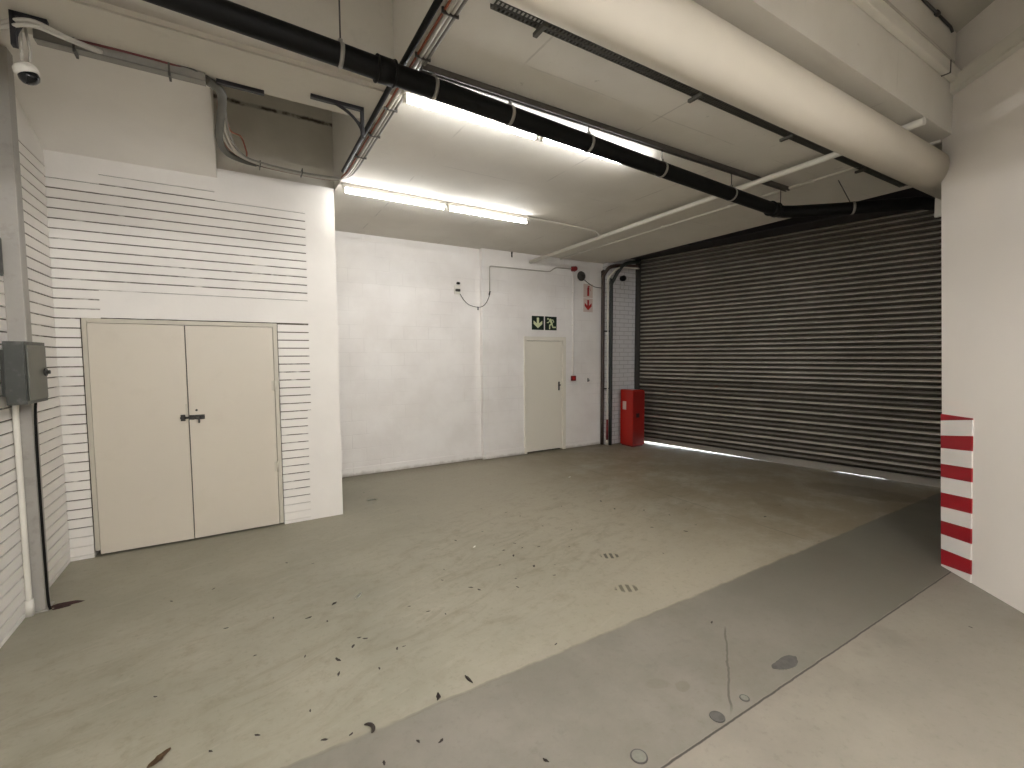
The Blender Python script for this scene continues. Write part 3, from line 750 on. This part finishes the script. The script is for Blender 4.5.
vs = [b.bm.verts.new((x, y, 0.001)) for x, y in ring]; vm = [b.bm.verts.new((-1.115+(x+1.115)*.6, 4.305+(y-4.305)*.6, 0.012+0.008*math.sin(k*1.7))) for k, (x, y) in enumerate(ring)]
for k in range(N):
    j = (k+1) % N
    b.bm.faces.new((vs[k], vs[j], vm[j], vm[k])); b.bm.faces.new((vm[k], vm[j], top))
b.bm.faces.new(vs[::-1])
tag(b.build('rag', M['rust']), 'dark brown rag lying on the floor at the foot of the grey post', 'rag')

# ------------------------------------------------------------------ signs on the back wall
def poly_sign(parent, name, mat, pts, y, th=0.0012):
    b = MB(); b.prism([(x, y, z) for x, z in pts], (0, -th, 0)); return b.build(name, mat, parent)
def arrow_pts(cx, z0, w, h):
    """fat arrow pointing down, with swept-back barbs"""
    return [(cx-0.13*w, z0+h), (cx+0.13*w, z0+h), (cx+0.13*w, z0+0.46*h), (cx+0.5*w, z0+0.72*h), (cx+0.5*w, z0+0.40*h), (cx, z0), (cx-0.5*w, z0+0.40*h), (cx-0.5*w, z0+0.72*h), (cx-0.13*w, z0+0.46*h)]
yw = YB
def panel(name, x0, x1, z0, z1, mat, label, cat, group):
    t = thing(name, label, cat, ((x0+x1)/2, yw, z0), group)
    b = MB(); b.box(x0, x1, yw-0.004, yw, z0, z1, 0.001); b.build('board', mat, t); return t
t = panel('exit_sign', 4.474, 4.731, 2.196, 2.440, M['sign_green'], 'dark green exit sign with a pale arrow pointing down above the small door', 'sign', 'exit signs above the small door')
poly_sign(t, 'arrow', M['sign_glow'], arrow_pts(4.603, 2.226, 0.185, 0.185), yw-0.004)
t = panel('exit_sign', 4.757, 5.014, 2.196, 2.440, M['sign_green'], 'dark green exit sign with a pale running figure above the small door', 'sign', 'exit signs above the small door')
b = MB(); cx = 4.885; zc = 2.318; yy = yw-0.004
def stroke(b, p, q, w):
    p = Vector((p[0], 0, p[1])); q = Vector((q[0], 0, q[1])); d = (q-p).normalized(); n = Vector((-d.z, 0, d.x))*w/2; e = d*w*0.35
    b.prism([(v.x, yy, v.z) for v in (p-n-e*0.3, p-e, p+n-e*.3, q+n+e*.3, q+e, q-n+e*.3)], (0, -0.0012, 0))
def P(u, v): return (cx + u*0.125, zc + v*0.12)
b.cyl((P(-0.50, 0.66)[0], yy-0.0006, P(0, .66)[1]), (0, 1, 0), 0.017, 0.0012, 16)
stroke(b, P(-0.15, 0.58), P(0.18, -0.05), 0.042)          # torso
stroke(b, P(-0.15, 0.55), P(0.38, 0.50), 0.018); stroke(b, P(0.38, 0.50), P(0.50, 0.18), 0.018)   # arm back
stroke(b, P(-0.2, 0.5), P(-0.42, 0.12), 0.018); stroke(b, P(-0.42, 0.12), P(-0.66, 0.10), 0.018)   # arm forward
stroke(b, P(0.14, -0.1), P(-0.22, -0.28), 0.026); stroke(b, P(-0.22, -0.28), P(-0.22, -0.82), 0.024)  # leading leg
stroke(b, P(0.18, -0.1), P(0.36, -0.58), 0.026); stroke(b, P(0.36, -0.58), P(0.84, -0.56), 0.024)    # trailing leg
b.build('figure', M['sign_glow'], t)
t = panel('fire_sign', 5.640, 5.868, 2.830, 3.085, M['sign_white'], 'white fire sign with a red extinguisher symbol above the red arrow sign', 'sign', 'fire signs beside the pipes')
b = MB(); b.box(5.730, 5.778, yw-0.0055, yw-0.004, 2.862, 3.005, 0.0); b.prism([(5.730, yw-0.0055, 3.005), (5.778, yw-0.0055, 3.005), (5.764, yw-0.0055, 3.03), (5.744, yw-0.0055, 3.03)], (0, 0.0015, 0)); b.box(5.742, 5.785, yw-0.0055, yw-0.004, 3.03, 3.05); b.prism([(5.785, yw-.0055, 3.05), (5.785, yw-.0055, 3.035), (5.806, yw-.0055, 2.95), (5.812, yw-.0055, 2.965)], (0, .0015, 0)); b.build('extinguisher_symbol', M['sign_red'], t)
t = panel('fire_sign', 5.640, 5.868, 2.560, 2.815, M['sign_white'], 'white sign with a red arrow pointing down, below the extinguisher symbol', 'sign', 'fire signs beside the pipes')
poly_sign(t, 'arrow', M['sign_red'], arrow_pts(5.754, 2.592, 0.170, 0.195), yw-0.004)
for x0, x1, z0, z1 in ((5.640, 5.868, 2.830, 3.085), (5.640, 5.868, 2.560, 2.815)): pass

# conduit with call point, sounder, bell
b = MB(); b.tube([(5.385, YB-0.017, 3.30), (5.385, YB-0.017, 1.36)], 0.017, 10)
cd = tag(b.build('conduit', M['stripe_white']), 'white vertical conduit down to the red call point right of the small door', 'conduit')
for z in (2.9, 2.3, 1.7):
    b = MB(); b.box(5.362, 5.408, YB-0.022, YB, z-0.012, z+0.012, 0.003); b.build('saddle', M['white_pipe'], cd)
cpnt = thing('call_point', 'small dark red fire call point on the wall right of the door', 'call point', (5.39, YB, 1.31))
b = MB(); b.box(5.340, 5.438, YB-0.045, YB, 1.268, 1.362, 0.006); b.build('case', M['darkred'], cpnt)
b = MB(); b.box(5.362, 5.416, YB-0.048, YB-0.044, 1.290, 1.340, 0.002); b.build('pane', M['sign_red'], cpnt)
sd = thing('alarm_sounder', 'small dark red alarm sounder at the top of the white conduit', 'alarm', (5.39, YB, 3.33))
b = MB(); b.lathe((5.39, YB, 3.33), (0, -1, 0), [(0.05, 0), (0.05, 0.03), (0.042, 0.05), (0.042, 0.085), (0.025, 0.10), (0, 0.10)], 20); b.build('case', M['darkred'], sd)
b = MB(); b.box(5.345, 5.435, YB-0.02, YB, 3.285, 3.375, 0.005); b.build('back_box', M['darkred'], sd)
bl = thing('alarm_bell', 'round dark grey bell on the wall above the fire signs', 'bell', (5.545, YB, 3.21))
b = MB(); b.lathe((5.545, YB, 3.21), (0, -1, 0), [(0.03, 0), (0.03, 0.03), (0.084, 0.034), (0.092, 0.05), (0.080, 0.078), (0.05, 0.096), (0.02, 0.102), (0, 0.102)], 28); b.build('gong', M['dark'], bl)
b = MB(); b.cyl((5.545, YB-0.105, 3.21), (0, 1, 0), 0.014, 0.012, 12); b.build('nut', M['blacksteel'], bl)
b = MB(); b.tube(spline([(5.63, YB-0.02, 3.16), (5.78, YB-0.012, 3.085), (5.92, YB-0.012, 3.04), (6.06, YB-0.03, 3.03)], 6), 0.007, 8)
tag(b.build('cable', M['dgrey_cable']), 'thin dark cable sagging from the round bell to the brown pipe', 'cable')
# wall conduit running over the door to the sounder
b = MB(); b.tube([(3.635, YB-0.010, 2.80), (3.635, YB-0.010, 3.19), (3.645, YB-0.010, 3.215), (3.67, YB-0.010, 3.222), (4.78, YB-0.010, 3.232), (4.86, YB-0.010, 3.24), (4.98, YB-0.010, 3.315), (5.04, YB-0.010, 3.325), (5.34, YB-0.010, 3.33)], 0.010, 8)
tag(b.build('conduit', M['grey_cable']), 'thin grey conduit running above the small door to the red sounder', 'conduit')
# little wall camera and its hanging cable
YL = YB+0.09
wc = thing('wall_camera', 'small white camera on the white block wall with a hanging cable', 'camera', (3.07, YL, 2.80))
b = MB(); b.box(3.035, 3.135, YL-0.035, YL, 2.74, 2.88, 0.006); b.build('back_box', M['white_pipe'], wc)
b = MB(); b.cyl((3.09, YL-0.055, 2.905), (0, 1, 0.2), 0.020, 0.06, 14); b.build('lens', M['black'], wc)
b = MB(); b.box(3.045, 3.125, YL-0.065, YL-0.030, 2.775, 2.815, 0.008); b.build('bracket', M['dark'], wc)
b = MB(); pts = spline([(3.12, YL-0.03, 2.755), (3.20, YL-0.02, 2.65), (3.30, YL-0.015, 2.575), (3.42, YB-0.012, 2.535), (3.53, YB-0.012, 2.575), (3.61, YB-0.012, 2.69), (3.637, YB-0.012, 2.80)], 8)
b.tube(pts, 0.006, 8)
hc = tag(b.build('cable', M['dgrey_cable']), 'thin dark cable hanging in a curve from the small wall camera', 'cable')
b = MB(); b.cyl((3.415, YB-0.012, 2.515), (0, 0, 1), 0.010, 0.055, 10); b.build('clip', M['blacksteel'], hc)
b = MB(); b.cyl((3.632, YB-0.012, 2.775), (0.25, 0, 1), 0.012, 0.07, 10); b.build('connector', M['dark'], hc)
b = MB(); b.box(5.745, 5.768, YB-0.012, YB, 1.235, 1.305, 0.002); b.tube([(5.756, YB-0.01, 1.26), (5.756, YB-0.04, 1.25), (5.756, YB-0.045, 1.28)], 0.006, 8)
tag(b.build('wall_hook', M['dark']), 'small dark hook on the wall between the door and the pipes', 'hook')
b = MB(); b.cyl((4.07, YB-0.006, ZC-0.05), (0, 0, 1), 0.012, 0.08, 8); b.box(4.055, 4.085, YB-0.012, YB, ZC-0.03, ZC, 0.002)
tag(b.build('wall_bracket', M['dark']), 'tiny dark fixing on the back wall just under the ceiling', 'fixing')

# ------------------------------------------------------------------ vertical pipes in the corner
def riser(name, x, y, r, mat, bend, label, ztop, n=14):
    pts = [(x, y, 0.0), (x, y, ztop-0.3), (x, y, ztop-0.12)] + bend
    b = MB(); b.tube(spline(pts, 6), r, n)
    return tag(b.build(name, mat), label, 'pipe', 'risers in the corner by the shutter')
r1 = riser('pipe', 6.075, 6.70, 0.034, M['brown_pipe'], [(6.078, 6.62, 3.33), (6.12, 6.56, 3.40), (6.30, 6.52, 3.44), (6.7, 6.40, 3.44)], 'brown vertical pipe in the corner, leftmost of the three risers', 3.36)
r2 = riser('pipe', 6.112, 6.600, 0.015, M['white_pipe'], [(6.135, 6.575, 3.24), (6.24, 6.50, 3.37), (6.38, 6.45, 3.40), (6.7, 6.38, 3.40)], 'thin white vertical pipe with a red foot between the two darker risers', 3.28)
r3 = riser('pipe', 6.168, 6.572, 0.034, M['green_pipe'], [(6.205, 6.56, 3.16), (6.28, 6.50, 3.33), (6.40, 6.44, 3.47), (6.7, 6.36, 3.53)], 'dark green vertical pipe bending over at the top toward the shutter', 3.2)
b = MB(); b.cyl((6.112, 6.600, 0.30), (0, 0, 1), 0.020, 0.40, 14); b.build('red_sleeve', M['darkred'], r2)
b = MB(); b.cyl((6.112, 6.600, 0.045), (0, 0, 1), 0.028, 0.09, 14); b.build('foot', M['frame'], r2)
for z in (1.1, 2.2):
    b = MB(); b.box(6.03, 6.23, 6.60, 6.625, z-0.012, z+0.012, 0.003); b.build('pipe_clip', M['dark'], r3)
jc = thing('wall_sensor', 'small black round fitting with a loop of cable on the brick strip by the shutter', 'fitting', (6.47, 6.62, 3.2))  # round sensor fitting on the jamb, gives no light
b = MB(); b.lathe((6.475, 6.62, 3.225), (0, -1, 0), [(0.05, 0), (0.055, 0.03), (0.055, 0.07), (0.035, 0.10), (0, 0.10)], 20); b.build('case', M['black'], jc)
b = MB(); b.tube(spline([(6.46, 6.60, 3.18), (6.43, 6.605, 3.10), (6.45, 6.605, 3.02), (6.50, 6.605, 3.02), (6.53, 6.605, 3.10), (6.50, 6.60, 3.18)], 6), 0.005, 6); b.tube([(6.50, 6.605, 3.27), (6.85, 6.605, 3.25)], 0.005, 6); b.build('cable', M['grey_cable'], jc)

# ------------------------------------------------------------------ red cabinet
rc = thing('red_cabinet', 'red metal cabinet with sloping top standing beside the shutter', 'cabinet', (6.40, 6.30, 0))
x0, x1, y0, y1, H = 6.345, 6.660, 6.165, 6.48, 1.085
b = MB(); prof = [(y0, 0.03), (y1, 0.03), (y1, H+0.0), (y0+0.10, H+0.004), (y0+0.03, H-0.02), (y0, H-0.07)]
prof = [(x0, 0.03), (x1, 0.03), (x1, H-0.05), (x1-0.02, H-0.022), (x1-0.07, H-0.005), (x0+0.03, H), (x0+0.006, H-0.006), (x0, H-0.02)]
b.prism([(x, y0, z) for x, z in prof], (0, y1-y0, 0)); b.build('body', M['red'], rc)
b = MB(); b.box(x0+0.02, x1-0.02, y0+0.02, y1-0.02, 0, 0.035); b.build('plinth', M['darkred'], rc)
b = MB(); prof2 = [(x0+0.012, 0.06), (x1-0.012, 0.06), (x1-0.012, H-0.06), (x1-0.07, H-0.025), (x0+0.012, H-0.03)]
b.prism([(x, y0-0.008, z) for x, z in prof2], (0, 0.008, 0)); drr = b.build('door', M['red_shaded'], rc)
b = MB(); b.box(x0+0.085, x0+0.165, y0-0.018, y0-0.008, 0.56, 0.64, 0.004); b.cyl((x0+0.125, y0-0.02, 0.60), (0, 1, 0), 0.016, 0.014, 12); b.build('lock', M['blacksteel'], drr)
b = MB(); b.box(x0-0.003, x0, y1-0.15, y1-0.06, 0.70, 0.86, 0.001); b.build('plate', M['sign_white'], rc)

# ------------------------------------------------------------------ striped corner board on the angled wall
hb = thing('hazard_board', 'red and white striped guard board at the edge of the right wall', 'hazard board', AE)
zs = [(0.0, 0.045, 0), (0.045, 0.225, 1), (0.225, 0.385, 0), (0.385, 0.545, 1), (0.545, 0.70, 0), (0.70, 0.855, 1), (0.855, 0.985, 0), (0.985, 1.118, 1), (1.118, 1.235, 0), (1.235, 1.262, 1)]
# stripes lean: their left ends stand higher on the board than their right ends
TL = lambda z: TE(z) + 0.001; TR = lambda z: 0.399 - 0.055*z
b = MB()
LV = [0.003, 0.018, 0.143, 0.263, 0.372, 0.487, 0.602, 0.730, 0.837, 0.965, 1.067, 1.190, 1.244]   # left edge
RV = [0.002, 0.065, 0.174, 0.298, 0.411, 0.527, 0.641, 0.764, 0.870, 1.000, 1.114, 1.236, 1.248]   # right edge
for i in range(len(LV)-1):
    b.mi = 1 if i % 2 == 1 else 0
    q = [AR @ Vector((TL(LV[i]), 0.006, LV[i])), AR @ Vector((TR(RV[i]), 0.006, RV[i])), AR @ Vector((TR(RV[i+1]), 0.006, RV[i+1])), AR @ Vector((TL(LV[i+1]), 0.006, LV[i+1]))]
    b.prism(q, AN*0.010)
b.build('board', [M['stripe_white'], M['stripe_red']], hb)

# ------------------------------------------------------------------ upper right: trunking on the wall, conduit on the slab face
b = MB(); b.box(-0.14, 3.6, 0, 0.06, 3.80, 3.915, 0.004, AR)
o = tag(b.build('trunking', M['white_pipe']), 'white cable trunking high on the right wall', 'trunking')
b = MB(); b.box(-0.14, 3.6, 0.06, 0.064, 3.815, 3.90, 0.001, AR); b.build('lid', M['white_pipe'], o)
cb = thing('conduit', 'cream boxed conduit along the edge of the slab ending at the right wall', 'conduit', (3.5, YF, 3.9))
b = MB(); b.box(1.0, 5.02, YF-0.052, YF-0.002, 3.87, 3.96, 0.006); b.build('casing', M['white_pipe'], cb)
b = MB(); b.tube(spline([(1.0, YF-0.06, 3.985), (2.5, YF-0.05, 3.975), (3.6, YF-0.045, 3.978), (4.2, YF-0.05, 3.97), (4.8, YF-0.05, 3.968)], 8), 0.008, 8); b.build('cable', M['grey_cable'], cb)
b = MB(); b.box(4.72, 4.735, YF-0.056, YF, 3.866, 3.964, 0.002); b.build('clip', M['dgrey_cable'], cb)
b = MB(); b.tube([(2.5, YF-0.012, ZH-0.02), (4.83, YF-0.012, ZH-0.02), (4.86, YF-0.016, ZH-0.05)], 0.009, 8); b.cyl((4.55, YF-0.012, ZH-0.02), (1, 0, 0), 0.018, 0.04, 10)
tag(b.build('conduit', M['dgrey_cable']), 'thin dark conduit in the top corner where ceiling and right wall meet', 'conduit')

# ------------------------------------------------------------------ floor fittings
def disc(name, x, y, r, mat, label, cat, group=None, ring=True):
    t = thing(name, label, cat, (x, y, 0), group)
    b = MB(); b.cyl((x, y, 0.002), (0, 0, 1), r*0.86, 0.004, 28); b.build('lid', mat, t)
    b = MB(); b.torus((x, y, 0.001), (0, 0, 1), r*0.95, 0.0042, 28, 8); b.build('rim', M['dgrey_cable'], t)
    return t
disc('inspection_cover', 1.435, 1.335, 0.036, M['cap'], 'round grey inspection cover nearest the camera beside the floor joint', 'inspection cover', 'round covers in the floor strip')
disc('inspection_cover', 1.92, 1.295, 0.034, M['patch'], 'round dark inspection cover at the end of the crack by the joint', 'inspection cover', 'round covers in the floor strip')
disc('inspection_cover', 2.145, 1.298, 0.022, M['cap'], 'smallest round inspection cover between the crack and the dark patch', 'inspection cover', 'round covers in the floor strip')
b = MB(); N = 26; pl = []
for k in range(N):
    a = 2*math.pi*k/N; r = 1 + 0.16*math.sin(2*a+1) + 0.10*math.sin(3*a) + random.uniform(-.05, .05)
    pl.append((2.595 + 0.105*r*math.cos(a)*0.85 - 0.030*r*math.sin(a), 1.335 + 0.045*r*math.sin(a), 0.0))
b.prism(pl, (0, 0, 0.003))
tag(b.build('floor_patch', M['patch']), 'dark irregular patch filled into the floor beside the joint', 'patch')

# ------------------------------------------------------------------ leaves and scraps
def leaf_mesh(seed, mat):
    rnd = random.Random(seed); bm = bmesh.new(); n = 9
    L = 0.5; rows = []
    for i in range(n):
        u = i/(n-1); w = 0.20*math.sin(math.pi*min(1, u*0.93+0.04))**0.8*(1+rnd.uniform(-.25, .25)); c = 0.10*math.sin(u*3+seed); h = 0.05 + 0.14*(u-0.5)**2*rnd.uniform(.4, 2)
        rows.append([bm.verts.new(((u-.5), c+k*w, h*0.5 + abs(k)*0.09)) for k in (-1, 0, 1)])
    for a, c in zip(rows, rows[1:]):
        for k in range(2): bm.faces.new((a[k], a[k+1], c[k+1], c[k]))
    g = bmesh.ops.solidify(bm, geom=bm.faces[:], thickness=0.03)
    zmin = min(v.co.z for v in bm.verts)
    for v in bm.verts: v.co.z -= zmin
    me = bpy.data.meshes.new('leaf'); bm.to_mesh(me); bm.free(); me.materials.append(mat); return me
LM = [leaf_mesh(k, M['leaf']) for k in range(6)]
DEB = [(0.3, 4.22), (0.49, 4.09), (0.15, 3.36), (0.35, 3.24), (0.53, 3.33), (0.45, 3.13), (0.59, 2.84), (0.62, 2.81), (0.54, 2.77), (0.44, 2.69), (0.42, 2.56), (0.28, 2.82), (1.39, 3.41), (1.31, 3.25), (1.45, 3.03), (1.49, 2.97), (0.97, 3.02), (1.06, 2.89), (1.15, 2.8), (1.59, 2.15), (2.21, 3.0), (2.1, 2.86), (2.05, 3.07), (1.81, 2.97), (1.75, 2.85), (1.82, 3.24), (1.97, 3.62), (2.15, 3.55), (2.29, 3.69), (2.16, 3.43), (2.01, 3.33), (2.03, 3.96), (2.51, 4.32), (2.58, 4.14), (2.62, 3.77), (3.16, 4.16), (2.81, 3.53), (2.54, 3.23), (3.67, 4.06), (3.61, 3.77), (1.34, 5.93), (2.33, 4.57), (1.71, 3.9), (0.76, 2.61), (0.80, 2.61), (0.62, 2.49), (1.99, 3.47), (2.3, 3.37), (0.25, 2.36), (0.39, 2.11), (0.28, 2.14), (0.73, 1.86), (1.08, 1.53), (0.48, 1.88), (0.64, 1.91), (-0.46, 3.98), (-0.21, 4.03), (-0.42, 2.88), (-0.16, 2.34), (0.02, 2.33), (0.03, 2.98), (-0.12, 3.39), (3.74, 2.91), (3.15, 2.68), (3.86, 3.56), (3.98, 3.31), (3.97, 2.97), (3.54, 3.16), (4.8, 2.73), (4.59, 2.10), (5.5, 2.92), (5.32, 2.86), (4.29, 3.34), (2.59, 1.8), (3.94, 0.91)]
BIG = {(0.35, 3.24), (0.53, 3.33), (0.54, 2.77), (0.44, 2.69), (0.42, 2.56), (1.45, 3.03), (2.05, 3.07), (2.15, 3.55), (2.01, 3.33), (3.67, 4.06), (3.61, 3.77), (3.86, 3.56), (3.74, 2.91), (4.8, 2.73)}
for i, (x, y) in enumerate(DEB):
    o = bpy.data.objects.new('dry_leaf', LM[i % 6]); COL.objects.link(o)
    s = random.uniform(0.036, 0.052) if (x, y) in BIG else random.uniform(0.020, 0.034)
    o.location = (x, y, 0.0003); o.rotation_euler = (0, 0, random.uniform(0, 6.28)); o.scale = (s, s*random.uniform(.7, 1.2), s*0.5)
    tag(o, 'tiny dark scrap of dry leaf scattered on the worn grey floor', 'leaf', 'dark leaf scraps scattered on the floor')
def one(mesh, x, y, s, rz, label, name='dry_leaf', cat='leaf', sy=1.0):
    o = bpy.data.objects.new(name, mesh); COL.objects.link(o); o.location = (x, y, 0.0003); o.rotation_euler = (0, 0, rz); o.scale = (s, s*sy, s*0.6); return tag(o, label, cat)
LB_ = leaf_mesh(11, M['leafb'])
one(LB_, -0.35, 2.41, 0.10, 0.55, 'long brown leaf on the floor at the bottom left')
one(LM[2], 1.01, 2.15, 0.075, -1.3, sy=0.6, label='dark pointed leaf near the edge of the darker floor strip')
one(LM[4], 0.82, 2.12, 0.055, 1.0, 'blunt dark leaf left of the pointed leaf near the floor strip')
b = MB(); b.tube([(0.035*math.cos(a)*0.9, 0.035*math.sin(a), 0.008) for a in [(-1.2 + 2.6*k/9) for k in range(10)]], 0.007, 8, True, [0.003, .006, .008, .009, .009, .009, .008, .007, .005, .003])
o = b.build('dry_leaf', M['leaf']); o.location = (0.455, 2.09, 0); o.rotation_euler = (0, 0, 0.2); tag(o, 'curled dark leaf just left of the darker floor strip, near the bottom edge', 'leaf')
WS = leaf_mesh(23, M['scrapw'])
for x, y, s, rz, sy, lab in ((1.35, 5.56, 0.11, -0.3, 0.7, 'white paper scrap on the floor below the white block wall'), (1.80, 3.68, 0.045, 0.5, 1.0, 'tiny white scrap in the middle of the bay floor'), (4.03, 5.12, 0.055, 0.2, 1.0, 'white scrap on the floor in front of the small door'), (0.70, 3.35, 0.085, 0.7, 0.8, 'pale scrap on the floor in front of the double doors')):
    one(WS, x, y, s, rz, lab, 'paper_scrap', 'scrap', sy)

# ------------------------------------------------------------------ daylight outside, camera, view
w = bpy.data.worlds.new('daylight'); SC.world = w; w.use_nodes = True
w.node_tree.nodes['Background'].inputs[0].default_value = (0.85, 0.93, 1.0, 1); w.node_tree.nodes['Background'].inputs[1].default_value = 6.0
F, PT, YW, RL, HC = 457.7, 0.0616, 0.5411, 0.0055, 1.74
cy, sy, cp_, sp_, c_, s_ = math.cos(YW), math.sin(YW), math.cos(PT), math.sin(PT), math.cos(RL), math.sin(RL)
fwd = Vector((sy*cp_, cy*cp_, -sp_)); rt = Vector((cy, -sy, 0)); dn = fwd.cross(rt)
R0 = rt*c_ + dn*s_; D0 = dn*c_ - rt*s_
cam = bpy.data.cameras.new('camera'); co_ = bpy.data.objects.new('camera', cam); COL.objects.link(co_)
cam.sensor_fit = 'HORIZONTAL'; cam.sensor_width = 36.0; cam.lens = F*36.0/1024.0; cam.clip_start = 0.02; cam.clip_end = 100
co_.matrix_world = Matrix(((R0.x, -D0.x, -fwd.x, 0), (R0.y, -D0.y, -fwd.y, 0), (R0.z, -D0.z, -fwd.z, HC), (0, 0, 0, 1)))
SC.camera = co_
SC.view_settings.view_transform = 'Standard'; SC.view_settings.look = 'None'; SC.view_settings.gamma = 1.0
SC.view_settings.exposure = 1.45; SC.view_settings.use_curve_mapping = False
